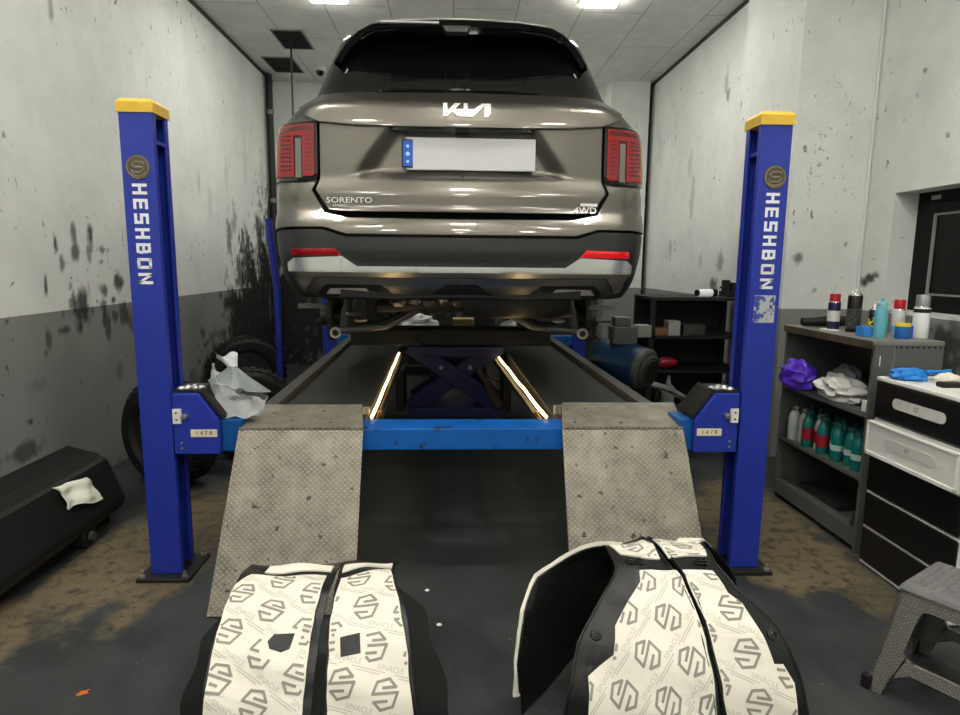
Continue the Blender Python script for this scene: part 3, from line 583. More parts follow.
# ------------------------------------------------------------------ the car (built at its lifted height)
def interp(t, T):
    if t <= T[0][0]: return T[0][1]
    for (a, b), (c, d) in zip(T, T[1:]):
        if t <= c: return b+(d-b)*(t-a)/(c-a)
    return T[-1][1]
CX = .046
HWT = [(1.20, .87), (1.27, .92), (1.36, .95), (1.50, .97), (1.66, .975), (1.95, .965), (2.08, .955), (2.14, .94), (2.175, .915), (2.22, .875), (2.27, .83), (2.32, .80), (2.40, .775), (2.66, .70), (2.74, .66)]
Y0T = [(1.20, 3.38), (1.26, 3.29), (1.32, 3.225), (1.40, 3.185), (1.50, 3.165), (1.60, 3.17), (1.64, 3.18), (1.68, 3.205), (1.72, 3.232), (1.79, 3.235), (1.815, 3.243), (1.88, 3.27), (2.06, 3.28), (2.14, 3.283), (2.225, 3.30), (2.255, 3.33), (2.30, 3.395), (2.33, 3.425), (2.66, 3.645), (2.74, 3.72)]
RT = [(1.2, .24), (1.5, .22), (1.66, .19), (2.1, .17), (2.3, .2), (2.7, .2)]
def W(s, z, d=0.0):
    """skin of the car: s is the arc length from the rear centre line round the corner, z the height, d the outward offset"""
    hw = interp(z, HWT); y0 = interp(z, Y0T); r = interp(z, RT); sg = 1 if s >= 0 else -1; a = abs(s); L = hw-r
    if a < L: x = a; y = 0.; n = (0., -1.)
    else:
        th = (a-L)/r
        if th < PI/2: x = L+r*math.sin(th); y = r*(1-math.cos(th)); n = (math.sin(th), -math.cos(th))
        else:
            x = hw; y = r+(a-L-r*PI/2); n = (1., 0.)
            if y > 3.9: x -= .16*((y-3.9)/.9)**2
    y += y0+.08*min(x, .8)**2
    return (CX+sg*(x+n[0]*d), y+n[1]*d, z)
def mir(p): return [(-a, b) for a, b in reversed(p)]
def sym(p):  # right half outline from (0,low) ... to (0,high) -> closed symmetric outline
    return p+[(-a, b) for a, b in reversed(p) if a > 1e-6]
paint = mat('car_paint', (104, 101, 94), .36, .85, .8); gloss = mat('gloss_black', (9, 9, 10), .06, 0, .5); clad = mat('cladding_black', (40, 41, 41), .42)
chrome = mat('satin_chrome', (214, 214, 211), .30, 1); skidm = mat('skid_grey', (104, 104, 100), .3, .8); under = mat('underbody_black', (14, 14, 14), .6)
redl = mat('red_lens', (140, 6, 16), .2, 0, .3); redd = mat('red_lens_dark', (72, 3, 9), .1, 0, .6); redglow = mat('red_reflector_glow', (226, 20, 28), .12, 0, .5, emit=(.9, .03, .04), estr=.12)  # right reflector's gleam is put in as faint emission, it is no lamp
glassb = mat('privacy_glass', (10, 10, 11), .04, 0, .3, spec=.6); white_em = mat('badge_silver', (232, 232, 228), .3, .2); clear = mat('clear_lens', (206, 206, 202), .18, .4, bump=.6, bscale=130)
iron = mat('cast_iron', (74, 73, 70), .45, .6, var=.3, vscale=12); alu = mat('bare_aluminium', (196, 194, 188), .3, .8)
car = thing('car', 'grey-brown SUV raised on the blue lift, seen from behind with its plate blurred out', 'car', (CX, 4.2, 1.0))
cut_s = [i*.022 for i in range(-52, 53)]+[sg*(1.2+.11*k) for k in range(0, 42) for sg in (1, -1)]
def skin(name, polys, m, d=0.0, thick=.012, parent=car, ts=.022, smooth=35, bevel=0, dfn=None, cuts=cut_s):
    mb = MB()
    for p in polys:
        if dfn: mb.patch(p, W, lambda a, b: dfn(a, b)-thick, dfn, ts=ts, cuts=cuts)
        else: mb.patch(p, W, d-thick, d, ts=ts, cuts=cuts)
    return part(name, mb, m, parent, smooth=smooth, bevel=bevel)
# dark inner shell behind every panel gap
skin('inner_shell', [[(-1.15, 1.262), (1.15, 1.262), (1.15, 2.28), (-1.15, 2.28)]], under, -.085, .01)
def arc(c, zc, r, a0, a1, n=10): return [(c+r*math.cos(math.radians(a0+(a1-a0)*i/n)), zc+r*math.sin(math.radians(a0+(a1-a0)*i/n))) for i in range(n+1)]
RW, FW = 1.82, 4.62
right = [(0, 1.586), (.575, 1.588), (.69, 1.622), (.90, 1.62), (1.16, 1.60), (1.30, 1.52)]+arc(RW, 1.34, .45, 155, 15)+[(2.30, 1.45), (4.14, 1.45)]+arc(FW, 1.34, .45, 165, 25)+[(5.12, 1.55), (5.2, 1.9), (4.3, 2.12), (1.3, 2.205), (1.02, 2.23), (.90, 2.27), (.80, 2.31), (.735, 2.31), (.735, 1.855), (.757, 1.805), (.692, 1.694), (.56, 1.666), (0, 1.662)]
skin('body', [right, mir(right)], paint, 0, .02, bevel=.003)
# tailgate: lower skin with its number plate recess, upper lip, glass
def recess(s, z):
    a = abs(s); hw = .345+(2.12-z)*.74
    k = max(0, min(1, (hw+.05-a)/.115)); k = k*k*(3-2*k)
    b = max(0, min(1, (z-1.862)/.05)); b = b*b*(3-2*b)
    return -.006-.052*k*b
lower = sym([(0, 1.700), (.58, 1.702), (.672, 1.712), (.738, 1.81), (.718, 1.86), (.718, 2.15), (0, 2.142)])
tg = skin('tailgate', [lower], paint, thick=.012, dfn=recess, ts=.0125, smooth=50, cuts=[i*.0125 for i in range(-64, 65)])
lip = sym([(0, 2.117), (.31, 2.119), (.55, 2.127), (.72, 2.143), (.79, 2.172), (.86, 2.235), (.74, 2.305), (0, 2.312)])
skin('tailgate_lip', [lip], paint, .014, .03, tg, bevel=.003)
mb = MB(); mb.patch([(-.36, 2.10), (.36, 2.10), (.34, 2.118), (-.34, 2.118)], W, -.06, .004); part('handle_recess', mb, gloss, tg)
mb = MB(); p = W(0, 2.105); mb.box(p[0]-.035, p[0]+.035, p[1]-.008, p[1]+.03, 2.095, 2.117); part('rear_camera', mb, blackvoid, tg)
win_out = sym([(0, 2.316), (.745, 2.31), (.772, 2.33), (.80, 2.44), (.735, 2.64), (.70, 2.70), (0, 2.72)])
skin('rear_window', [win_out], glassb, .004, .01, smooth=50)
# black pillar trims wrapping from the glass to the side windows
for sgn in (1, -1):
    q = [(.86, 2.275), (1.02, 2.245), (1.25, 2.24), (1.25, 2.62), (.72, 2.70), (.74, 2.64), (.806, 2.44), (.78, 2.33)]
    skin('pillar_trim', [q if sgn > 0 else mir(q)], gloss, 0, .01, smooth=50)
    q = [(1.25, 2.235), (4.0, 2.16), (3.3, 2.62), (1.25, 2.66)]
    skin('side_window', [q if sgn > 0 else mir(q)], glassb, -.002, .01)
# roof, windscreen, bonnet, front end
def roof(u, v):
    y = 3.50+(6.05-3.50)*v; hw = min(.655, .46+.5*v)
    x = (u*2-1)*hw; z = 2.695+.055*math.sin(PI*min(1, v*1.1+.06))-.075*abs(u*2-1)**3.2
    return (CX+x, y, z)
mb = MB(); mb.grid(roof, 25, 20); part('roof', mb, paint, car, smooth=60)
def wsf(u, v): # windscreen
    y = 6.05+.95*v; hw = .68+.12*v; z = 2.735-.52*v-.075*abs(u*2-1)**3*(1-v)
    return (CX+(u*2-1)*hw, y-.12*abs(u*2-1)**2*v, z)
mb = MB(); mb.grid(wsf, 15, 8); part('windscreen', mb, glassb, car, smooth=60)
def bon(u, v):
    y = 6.9+1.0*v; hw = .86-.08*v; z = 2.21-.10*v-.16*max(0, v-.8)-.05*abs(u*2-1)**3
    return (CX+(u*2-1)*hw, y-.2*abs(u*2-1)**3*v, z)
mb = MB(); mb.grid(bon, 17, 10); part('bonnet', mb, paint, car, smooth=60)
def frt(u, v):
    a = u*2-1; return (CX+a*.86, 7.93-.28*abs(a)**3-.06*abs(v-.5), 1.28+.78*v)
mb = MB(); mb.grid(frt, 17, 8); fr = part('front_bumper', mb, paint, car, smooth=60)
mb = MB(); mb.box(CX-.42, CX+.42, 7.88, 7.95, 1.72, 1.95); part('front_grille', mb, gloss, fr)
# rear spoiler: curved wing over the window
sp_out = [(-.645, 2.545), (-.61, 2.595), (-.573, 2.636), (-.52, 2.675), (-.455, 2.702), (-.3, 2.712), (-.13, 2.716), (0, 2.718)]
sp_out = [(x*(.985+.055*(abs(x)/.645)), z-.042) for x, z in sp_out]
sp_out += [(-x, z) for x, z in reversed(sp_out[:-1])]
def spo(u, v):
    f = u*(len(sp_out)-1); i = min(int(f), len(sp_out)-2); t = f-i
    x = sp_out[i][0]*(1-t)+sp_out[i+1][0]*t; z = sp_out[i][1]*(1-t)+sp_out[i+1][1]*t
    x2 = x*1.085; e = abs(x)/.645
    yb = 3.43+.10*e**3
    # closed section: trailing edge, top skin forward, underside back
    prof = [(0, 0, 0), (.004, .012, 0), (.10, .026, .4), (.24, .034, 1), (.24, -.02, 1), (.10, -.052, .4), (.012, -.03, .05), (0, 0, 0)]
    g = v*(len(prof)-1); j = min(int(g), len(prof)-2); w_ = g-j
    a, b, c = [prof[j][k]*(1-w_)+prof[j+1][k]*w_ for k in range(3)]
    nx = -x*.35*e
    return (CX+x+(x2-x)*c-(0 if b > 0 else x*.06*min(1, -b*25)), yb+a, z+b*(.8-.4*e**2)-.004)
mb = MB(); mb.grid(spo, 57, 22); spl = part('rear_spoiler', mb, gloss, car, smooth=50)
mb = MB(); mb.tube([(CX+x, 3.425+.10*(abs(x)/.645)**3+.006, z+.004) for x, z in sp_out[3:-3]], .006, n=6); part('spoiler_edge', mb, mat('edge_grey', (150, 150, 146), .3, .5), spl, smooth=60)
mb = MB(); mb.prism([(-.075, 2.652), (.075, 2.652), (.055, 2.618), (-.055, 2.618)], 'y', 3.435, 3.49, M=Matrix.Translation((CX-.03, 0, 0))); part('washer_housing', mb, clad, spl, bevel=.004)
mb = MB(); mb.box(CX-.42, CX-.12, 3.428, 3.45, 2.656, 2.666); part('brake_light_strip', mb, mat('strip_grey', (170, 170, 168), .4), spl)
for sgn in (1, -1):
    mb = MB(); mb.tube([(CX+sgn*.58, 4.05, 2.70), (CX+sgn*.585, 4.2, 2.735), (CX+sgn*.58, 4.9, 2.745), (CX+sgn*.57, 5.6, 2.73), (CX+sgn*.565, 5.75, 2.70)], .014, n=8); part('roof_rail', mb, gloss, car, smooth=60)
    mb = MB(); p = (CX+sgn*.98, 6.35, 2.20); mb.blob((p[0]+sgn*.06, p[1], p[2]), (.12, .07, .08), amp=.0, n=16); part('door_mirror', mb, paint, car, smooth=60)
# tail lights
for sgn in (1, -1):
    f = (lambda p: p) if sgn > 0 else mir
    tl = skin('tail_light', [f([(.728, 1.872), (.742, 1.858), (.80, 1.850), (1.14, 1.856), (1.18, 2.135), (.728, 2.147)])], gloss, .010, .03, bevel=.003)
    U = [(.744, 1.885), (.756, 1.874), (.803, 1.874), (.803, 2.075), (.846, 2.075), (.846, 1.872), (1.12, 1.878), (1.16, 2.12), (.744, 2.132)]
    skin('red_lens', [f(U)], redl, .016, .01, tl, bevel=.002)
    for k in range(9):
        z = 1.90+k*.021
        skin('lens_rib', [f([(.757, z), (.793, z+.006), (.793, z+.013), (.757, z+.007)])], redd, .0175, .004, tl); skin('lens_rib', [f([(.858, z), (.93, z+.006), (.93, z+.013), (.858, z+.007)])], redd, .0175, .004, tl)
    skin('clear_bar', [f([(.810, 1.868), (.840, 1.868), (.840, 2.062), (.810, 2.062)])], mat('lens_pale', (112, 108, 104), .2), .012, .004, tl)
    skin('lens_edge', [f([(.752, 2.10), (1.10, 2.09), (1.10, 2.108), (.752, 2.122)])], redd, .0172, .004, tl)
# bumper cladding, satin strip, skid plate, reflectors, lamps
cl = sym([(0, 1.268), (.30, 1.262), (.80, 1.262), (1.06, 1.27), (1.26, 1.30), (1.33, 1.50), (1.16, 1.585), (.90, 1.606), (.692, 1.608), (.585, 1.572), (0, 1.570)])
bump = skin('bumper_cladding', [cl], clad, -.004, .012, bevel=.003)
st = sym([(0, 1.372), (.745, 1.374), (.815, 1.288), (.850, 1.302), (.880, 1.440), (.845, 1.466), (.600, 1.477), (.524, 1.428), (0, 1.428)])
def ridge(s, z):
    k = max(0, 1-(z-1.396)/.09) if z > 1.396 else max(0, 1-(1.396-z)/.028); return .010+.020*k
skin('satin_strip', [st], chrome, thick=.014, dfn=ridge, parent=bump, ts=.0085, smooth=25)
sd = sym([(0, 1.338), (.075, 1.340), (.178, 1.273), (.335, 1.268), (.405, 1.334), (.69, 1.336), (.755, 1.274), (.808, 1.282), (.742, 1.370), (0, 1.368)])
skin('skid_plate', [sd], skidm, .010, .014, bump, bevel=.002)
skin('lower_grille', [[(-.185, 1.270), (.185, 1.270), (.078, 1.337), (-.078, 1.337)]], under, .004, .006, bump)
for sgn in (1, -1):
    f = (lambda p: p) if sgn > 0 else mir
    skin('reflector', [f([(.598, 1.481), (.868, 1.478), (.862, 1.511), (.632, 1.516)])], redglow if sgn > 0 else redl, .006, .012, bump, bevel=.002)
    skin('lamp_bezel', [f([(.415, 1.271), (.742, 1.274), (.690, 1.334), (.410, 1.333)])], under, .004, .006, bump)
    skin('reverse_lamp', [f([(.458, 1.281), (.700, 1.284), (.672, 1.314), (.49, 1.317)])], clear, .006, .012, bump)
    q = [(2.27, 1.22), (4.17, 1.22), (4.17, 1.46), (2.27, 1.46)]; skin('sill_cladding', [f(q)], clad, .012, .02)
    for wc in (RW, FW):
        q = arc(wc, 1.34, .50, 0, 180, 14)+arc(wc, 1.34, .43, 180, 0, 14); skin('arch_cladding', [f(q)], clad, .014, .02, ts=.2, cuts=[wc+.06*k for k in range(-9, 10)]+[-wc+.06*k for k in range(-9, 10)])
# number plate (blurred blank in the photograph)
pf = W(0, 2.0, -.055)[1]
mb = MB(); mb.box(CX-.285, CX+.375, pf-.016, pf-.004, 1.915, 2.075); npl = part('number_plate', mb, mat('plate_blank', (202, 203, 204), .4), tg, bevel=.004)
mb = MB(); mb.box(CX-.306, CX-.250, pf-.019, pf-.0155, 1.926, 2.064); mb.m = [0]*6; part('plate_surround', mb, gloss, tg)
mb = MB(); mb.box(CX-.300, CX-.250, pf-.021, pf-.018, 1.932, 2.058)
for k, z in enumerate((1.955, 1.993, 2.03)): mb.cyl((CX-.276, pf-.0212, z), (CX-.276, pf-.0218, z), .008 if k != 1 else .011, n=10, mi=1)
part('plate_band', mb, [mat('plate_blue', (36, 92, 190), .4), mat('plate_mark', (170, 205, 250), .4)], tg)
# badges: K I A mark with joined slanted strokes, model name, drive badge
def badge(name, quads, d=.017, m=None, parent=tg):
    mb = MB()
    for q in quads: mb.patch(q, W, d-.004, d+.003, ss=.05, ts=.05)
    return part(name, mb, m or white_em, parent)
k0, kz, kw, kh = -.096, 2.170, .237, .068
def K_(pts): return [(k0+a*kw, kz+b*kh) for a, b in pts]
badge('maker_badge', [K_([(0, 0), (.085, 0), (.085, 1), (0, 1)]), K_([(.085, .28), (.24, 1), (.37, 1), (.085, .0)]), K_([(.17, .42), (.25, .60), (.43, 0), (.32, 0)]),
    K_([(.43, 0), (.51, 0), (.51, 1), (.43, 1)]), K_([(.51, .0), (.63, 0), (.93, 1), (.82, 1), (.51, .16)]), K_([(.87, .0), (.95, 0), (1.0, .25), (1.0, 1), (.87, 1)])])
def text_on(name, txt, size, s0, z0, d, parent, sx=1.0, m=None):
    mb = MB(); mb.text(txt, size, Matrix.Identity(4), 0, .0008, 'LEFT', sx)
    mb.v = [W(s0+x, z0+y, d+zz) for x, y, zz in mb.v]; return part(name, mb, m or white_em, parent)
text_on('model_badge', 'SORENTO', .040, -.683, 1.754, .004, tg, 1.28)
text_on('dealer_badge', 'HYBRID', .018, -.65, 1.728, .004, tg, 1.2)
text_on('drive_badge', '4WD', .046, .568, 1.718, .006, tg, 1.15)
badge('badge_bar', [[(.604, 1.741), (.692, 1.740), (.694, 1.754), (.606, 1.755)]], .0)
text_on('glass_print', 'SORENTO HEV', .014, -.06, 2.335, .006, car, 1.1, mat('print_grey', (150, 150, 150), .5))
# underside
mb = MB(); mb.box(CX-.74, CX+.74, 3.42, 7.75, 1.25, 1.31); mb.box(CX-.88, CX+.88, 4.7, 6.3, 1.25, 1.30); part('floor_pan', mb, under, car)
mb = MB(); mb.box(CX-.62, CX+.62, 3.26, 3.6, 1.27, 1.33); part('rear_valance', mb, under, car)
for sgn in (1, -1):
    x = CX+sgn*.70
    mb = MB(); mb.grid(lambda u, v: (CX+sgn*(.56+.36*v), 4.15+.47*math.cos(PI*u), 1.31+.46*math.sin(PI*u)), 17, 3); part('wheel_well', mb, under, car, smooth=60)
    mb = MB(); mb.box(CX+sgn*.56-.01, CX+sgn*.56+.01, 3.66, 4.64, 1.25, 1.80); part('well_wall', mb, under, car)
    mb = MB(); mb.cyl((CX+sgn*.84, 4.15, 1.10), (CX+sgn*.81, 4.15, 1.10), .165, n=32); d = part('brake_disc', mb, iron, car, smooth=40)
    mb = MB(); mb.cyl((CX+sgn*.90, 4.15, 1.10), (CX+sgn*.72, 4.15, 1.10), .065, n=20); part('hub', mb, iron, d, smooth=40)
    mb = MB(); mb.box(CX+sgn*.80-.03, CX+sgn*.80+.03, 4.22, 4.36, 1.06, 1.22); part('caliper', mb, iron, d, bevel=.01)
    mb = MB(); mb.tube([(CX+sgn*.78, 4.10, 1.03), (CX+sgn*.5, 4.02, 1.05), (CX+sgn*.22, 4.05, 1.19)], .032, n=10); part('control_arm', mb, iron, car, smooth=60)
    mb = MB(); mb.tube([(CX+sgn*.76, 3.92, 1.02), (CX+sgn*.45, 3.86, 1.06), (CX+sgn*.2, 3.9, 1.19)], .02, n=10); part('toe_link', mb, mat('link_grey', (110, 110, 108), .4, .6), car, smooth=60)
    mb = MB(); mb.cyl((CX+sgn*.72, 3.95, 1.02), (CX+sgn*.66, 4.0, 1.5), .028, n=14); mb.cyl((CX+sgn*.72, 3.95, 1.02), (CX+sgn*.70, 3.97, 1.16), .04, n=14); sa = part('shock_absorber', mb, iron, car, smooth=40)
    mb = MB(); mb.lathe([(.020, 0), (.034, 0), (.034, .02), (.020, .02), (.020, 0)], (CX+sgn*.76, 3.86, 1.02), (0, -1, 0), n=20); part('bush_ring', mb, alu, sa, smooth=40)
    mb = MB(); mb.tube([(CX+sgn*.50+.055*math.cos(a), 4.12+.055*math.sin(a), 1.10+.013*a) for a in np.linspace(0, 2*PI*5.5, 90)], .008, n=6); part('coil_spring', mb, under, car, smooth=60)
    mb = MB(); mb.box(CX+sgn*.82-.09, CX+sgn*.82+.06, 3.55, 3.60, 1.19, 1.215); part('wheel_well_bracket', mb, mat('bracket_grey', (120, 120, 116), .5, .4), car)
    mb = MB(); mb.blob((CX+sgn*.64, 3.8, 1.14), (.05, .03, .012), amp=.3, seed=3, n=12); mb.blob((CX+sgn*.60, 3.8, 1.10), (.04, .03, .010), amp=.3, seed=5, n=12); part('fitting', mb, alu, car, smooth=50)
mb = MB(); mb.tube([(CX-.5, 3.85, 1.18), (CX-.3, 3.82, 1.19), (CX, 3.8, 1.20), (CX+.3, 3.82, 1.19), (CX+.5, 3.85, 1.18)], .035, n=10); mb.tube([(CX-.45, 4.4, 1.18), (CX, 4.38, 1.20), (CX+.45, 4.4, 1.18)], .04, n=10); mb.box(CX-.2, CX+.2, 3.9, 4.3, 1.19, 1.26); part('subframe', mb, iron, car, smooth=50, bevel=.0)
mb = MB(); mb.cyl((CX-.16, 4.1, 1.21), (CX+.16, 4.1, 1.21), .08, n=20); part('differential', mb, iron, car, smooth=40)
mb = MB()
for k in range(9):
    x = CX-.36+k*.09; mb.blob((x, 3.66, 1.225+.012*(k % 2)), (.05, .05, .028), amp=.35, seed=k, n=14)
part('heat_shield', mb, mat('foil', (150, 148, 142), .35, .8), car, smooth=30)
mb = MB(); mb.lathe([(0, -.3), (.10, -.29), (.12, -.2), (.12, .2), (.10, .29), (0, .3)], (CX+.30, 3.55, 1.26), (1, 0, 0), n=20); part('silencer', mb, mat('exhaust_grey', (70, 69, 66), .4, .7, var=.3), car, smooth=50)
for sgn in (1, -1):   # front hubs hang bare as well
    mb = MB(); mb.cyl((CX+sgn*.84, 6.97, 1.12), (CX+sgn*.80, 6.97, 1.12), .16, n=28); part('brake_disc', mb, iron, car, smooth=40)
    mb = MB(); mb.tube([(CX+sgn*.78, 6.97, 1.05), (CX+sgn*.3, 7.0, 1.15)], .03, n=8); part('control_arm', mb, iron, car, smooth=50)
    mb = MB(); mb.grid(lambda u, v: (CX+sgn*(.56+.36*v), 6.97+.47*math.cos(PI*u), 1.31+.46*math.sin(PI*u)), 17, 3); part('wheel_well', mb, under, car, smooth=60)
    mb = MB(); mb.box(CX+sgn*.56-.01, CX+sgn*.56+.01, 6.5, 7.44, 1.25, 1.80); part('well_wall', mb, under, car)

# ------------------------------------------------------------------ wheel-arch liners with printed sound-deadening mats
liner_m = mat('liner_black', (17, 17, 17), .38, bump=.25, bscale=40); felt = mat('liner_felt', (12, 12, 12), .85)
mat_w = mat('mat_white', (240, 236, 222), .62, var=.05, vscale=7, bump=.35, bscale=22); ink = mat('mat_print_grey', (150, 146, 136), .7); ink2 = mat('mat_print_pale', (205, 200, 188), .7)
def interp1(t, T): return interp(t, T)
class Liner:
    """arched shell: th runs from the near foot (0) over the top (90) to the far foot (180), u across"""
    def __init__(s, a, b, yc, U0, U1, back=None): s.a, s.b, s.yc, s.U0, s.U1 = a, b, yc, U0, U1; s.back = back or (lambda u: a)
    def pt(s, th, u, d=0):
        t = math.radians(th); n = Vector((0, -math.cos(t)/s.a, math.sin(t)/s.b)).normalized()
        w_ = .004*math.sin(u*31+th*.11)+.003*math.sin(th*.33+u*13)
        ay = s.a if th < 90 else s.back(u)
        return (u, s.yc-ay*math.cos(t)+n.y*(d+w_), max(.004, s.b*math.sin(t)+n.z*(d+w_)))
    def map(s, u, t, d): return s.pt(t*100.0, u, d)     # t in hundredths of a degree keeps cells near square
    def shell(s, th0, th1, thick=.006, nu=12, nt=60):
        mb = MB()
        def f(off): return lambda u, v: s.pt(th0+(th1-th0)*v, s.U0(th0+(th1-th0)*v)*(1-u)+s.U1(th0+(th1-th0)*v)*u, off)
        k = len(mb.v); mb.grid(f(0), nu, nt); mb.grid(f(-thick), nu, nt); n = nu*nt
        for j in range(nt-1):
            for i in (0, nu-1): mb.f.append((j*nu+i, (j+1)*nu+i, n+(j+1)*nu+i, n+j*nu+i)); mb.m.append(0)
        for i in range(nu-1):
            for j in (0, nt-1): mb.f.append((j*nu+i, j*nu+i+1, n+j*nu+i+1, n+j*nu+i)); mb.m.append(0)
        return mb
LOGO = [[(-.22, .36), (.64, .60), (.08, .98), (-.70, .62), (-.84, -.14), (.84, .30), (.70, -.62), (-.08, -.98), (-.64, -.60), (.22, -.36)]]
def stroke_quads(pl, w_):
    out = []
    for p, q in zip(pl, pl[1:]):
        p = Vector((p[0], p[1])); q = Vector((q[0], q[1])); d = (q-p).normalized(); n = Vector((-d.y, d.x))*w_/2; p = p-d*w_*.35; q = q+d*w_*.35
        out.append([p-n, q-n, q+n, p+n])
    return out
def inside(p, poly):
    c = False
    for (x0, y0), (x1, y1) in zip(poly, poly[1:]+poly[:1]):
        if (y0 > p[1]) != (y1 > p[1]) and p[0] < (x1-x0)*(p[1]-y0)/(y1-y0)+x0: c = not c
    return c
def lay_mat(L, poly, parent, seed, ang, pitch=.122, size=.041, lift_=.002, thick=.006, logos=True, skew=.0, holes=()):
    """poly in (u, theta degrees/100); prints hexagon logos and fine print over it"""
    rr = random.Random(seed); mb = MB()
    # ragged outline
    P = []
    for (a, b), (c, d) in zip(poly, poly[1:]+poly[:1]):
        n = max(1, int(math.hypot(c-a, (d-b)*.72)/.035))
        for i in range(n): P.append((a+(c-a)*i/n+rr.uniform(-.0022, .0022), b+(d-b)*i/n+rr.uniform(-.003, .003)))
    mb.patch(P, L.map, lift_, lift_+thick, ss=.016, ts=.025)
    if logos:
        u0, u1 = min(p[0] for p in poly), max(p[0] for p in poly); t0, t1 = min(p[1] for p in poly), max(p[1] for p in poly)
        R_ = (L.a+L.b)/2*PI/180*100      # metres per t unit
        ca, sa = math.cos(ang), math.sin(ang); dd = lift_+thick+.0014
        def laid(quad, mi):
            # split long pieces so that they hug the curve
            q = [Vector(v) for v in quad]; n = max(1, int((q[1]-q[0]).length/.008))
            for i in range(n):
                A = q[0].lerp(q[1], i/n); B_ = q[0].lerp(q[1], (i+1)/n); D = q[3].lerp(q[2], i/n); Cc = q[3].lerp(q[2], (i+1)/n)
                c4 = [A, B_, Cc, D]
                if all(inside((v.x, v.y), poly) for v in c4) and not any(abs(v.x-h[0]) < h[2]*.5 and abs(v.y-h[1]) < h[3]*.5 for v in c4 for h in holes):
                    k = len(mb.v); mb.v += [L.map(v.x, v.y, dd) for v in c4]; mb.f.append((k, k+1, k+2, k+3)); mb.m.append(mi)
        for i in range(-6, 8):
            for j in range(-8, 9):
                x = (i+.5*(j % 2))*pitch*1.05; y = j*pitch*.92
                cx = (u0+u1)/2+(x*ca-y*sa); ct = (t0+t1)/2+(x*sa+y*ca)/R_
                if not (u0-.08 < cx < u1+.08 and t0-.1 < ct < t1+.1): continue
                def T(p, s=size): return Vector((cx+s*(p[0]*ca-p[1]*sa), ct+s*(p[0]*sa+p[1]*ca)/R_))
                for pl_ in LOGO:
                    for q in stroke_quads(pl_, .19): laid([T(v) for v in q], 1)
                tm = MB(); tm.text('SINACLE', .021, Matrix.Identity(4), 0, 0)
                for f in tm.f:
                    vs = [tm.v[k] for k in f]; p2 = [T((vv[0]/size+1.1, vv[1]/size+.95)) for vv in vs]
                    p2 = [Vector((cx+(v[0]+.0)*ca-(v[1]+.064)*sa, ct+((v[0])*sa+(v[1]+.064)*ca)/R_)) for v in vs]
                    if all(inside((v.x, v.y), poly) for v in p2):
                        k = len(mb.v); mb.v += [L.map(v.x, v.y, dd) for v in p2]; mb.f.append(tuple(range(k, k+len(p2)))); mb.m.append(2)
                for off, ln in ((-.062, .05), (-.069, .036)):
                    q = [(-ln, off), (ln, off), (ln, off+.003), (-ln, off+.003)]; laid([T((a/size, b/size)) for a, b in q], 2)
    return part('sound_mat', mb, [mat_w, ink, ink2], parent, local=True, smooth=50)
def flange(L, pts_u, th0, th1, parent, name='side_flange', m=None):
    """skirt hanging from one rim of the shell, lobed"""
    mb = MB()
    def f(o): 
        def g(u, v):
            th = th0+(th1-th0)*v; e = L.U0(th) if pts_u < 0 else L.U1(th)
            w_ = (abs(pts_u)*(1.05-.62*v)*min(1, (1-v)*6+.12)+.010*math.sin(v*15+1))*u
            p = Vector(L.pt(th, e, -.004+o)); t = math.radians(th)
            return (p.x+(w_ if pts_u > 0 else -w_), p.y+.35*w_, max(.004, p.z-.55*w_))
        return g
    mb.grid(f(0), 5, 30); mb.grid(f(-.005), 5, 30); n = 150
    for j in range(29):
        for i in (0, 4): mb.f.append((j*5+i, (j+1)*5+i, n+(j+1)*5+i, n+j*5+i)); mb.m.append(0)
    return part(name, mb, m or felt, parent, local=True, smooth=50)
lab = ['narrow black wheel arch liner with white mats and black hole, leftmost of the four', 'narrow wheel arch liner with white mats and square hole, second from the left', 'wide wheel arch liner with white mats and big open mouth on its left', 'wheel arch liner with white mats and bolt knobs, rightmost of the four']
def mk(i, L, rot=0, loc=(0, 0, 0)):
    t = thing('wheel_arch_liner', lab[i], 'car part', loc, 'wheel arch liners on the floor', rot); return t
# leftmost pair (u is the room's x)
cst = lambda T: (lambda th: interp(th, T))
L1 = Liner(.38, .415, 1.98, cst([(0, -.715), (60, -.705), (90, -.70), (140, -.70)]), cst([(0, -.405), (60, -.395), (90, -.39), (140, -.395)]))
t = mk(0, L1); part('liner_shell', L1.shell(2, 126), liner_m, t, local=True, smooth=50)
lay_mat(L1, [(-.70, .06), (-.425, .06), (-.422, .55), (-.415, .885), (-.66, .885), (-.70, .82)], t, 3, -.55, holes=[(-.507, .515, .10, .11)])
lay_mat(L1, [(-.625, .935), (-.405, .935), (-.405, 1.02), (-.625, 1.02)], t, 4, -.55, logos=False)
mb = MB(); mb.patch([(-.535, .49), (-.50, .475), (-.478, .49), (-.470, .555), (-.53, .55), (-.545, .52)], L1.map, .004, .0095, ss=.02, ts=.03); part('clip_hole', mb, liner_m, t, local=True, smooth=50)
flange(L1, -.085, 6, 66, t); 
L2 = Liner(.38, .42, 1.98, cst([(0, -.36), (60, -.37), (90, -.38), (140, -.385)]), cst([(0, -.075), (60, -.135), (90, -.195), (140, -.20)]))
t = mk(1, L2); part('liner_shell', L2.shell(2, 126), liner_m, t, local=True, smooth=50)
lay_mat(L2, [(-.348, .06), (-.092, .06), (-.135, .5), (-.205, .92), (-.365, .86), (-.366, .6)], t, 5, -.22, holes=[(-.30, .497, .085, .12)])
lay_mat(L2, [(-.368, .91), (-.29, .955), (-.205, .965), (-.205, 1.03), (-.368, 1.0)], t, 6, -.4, logos=False)
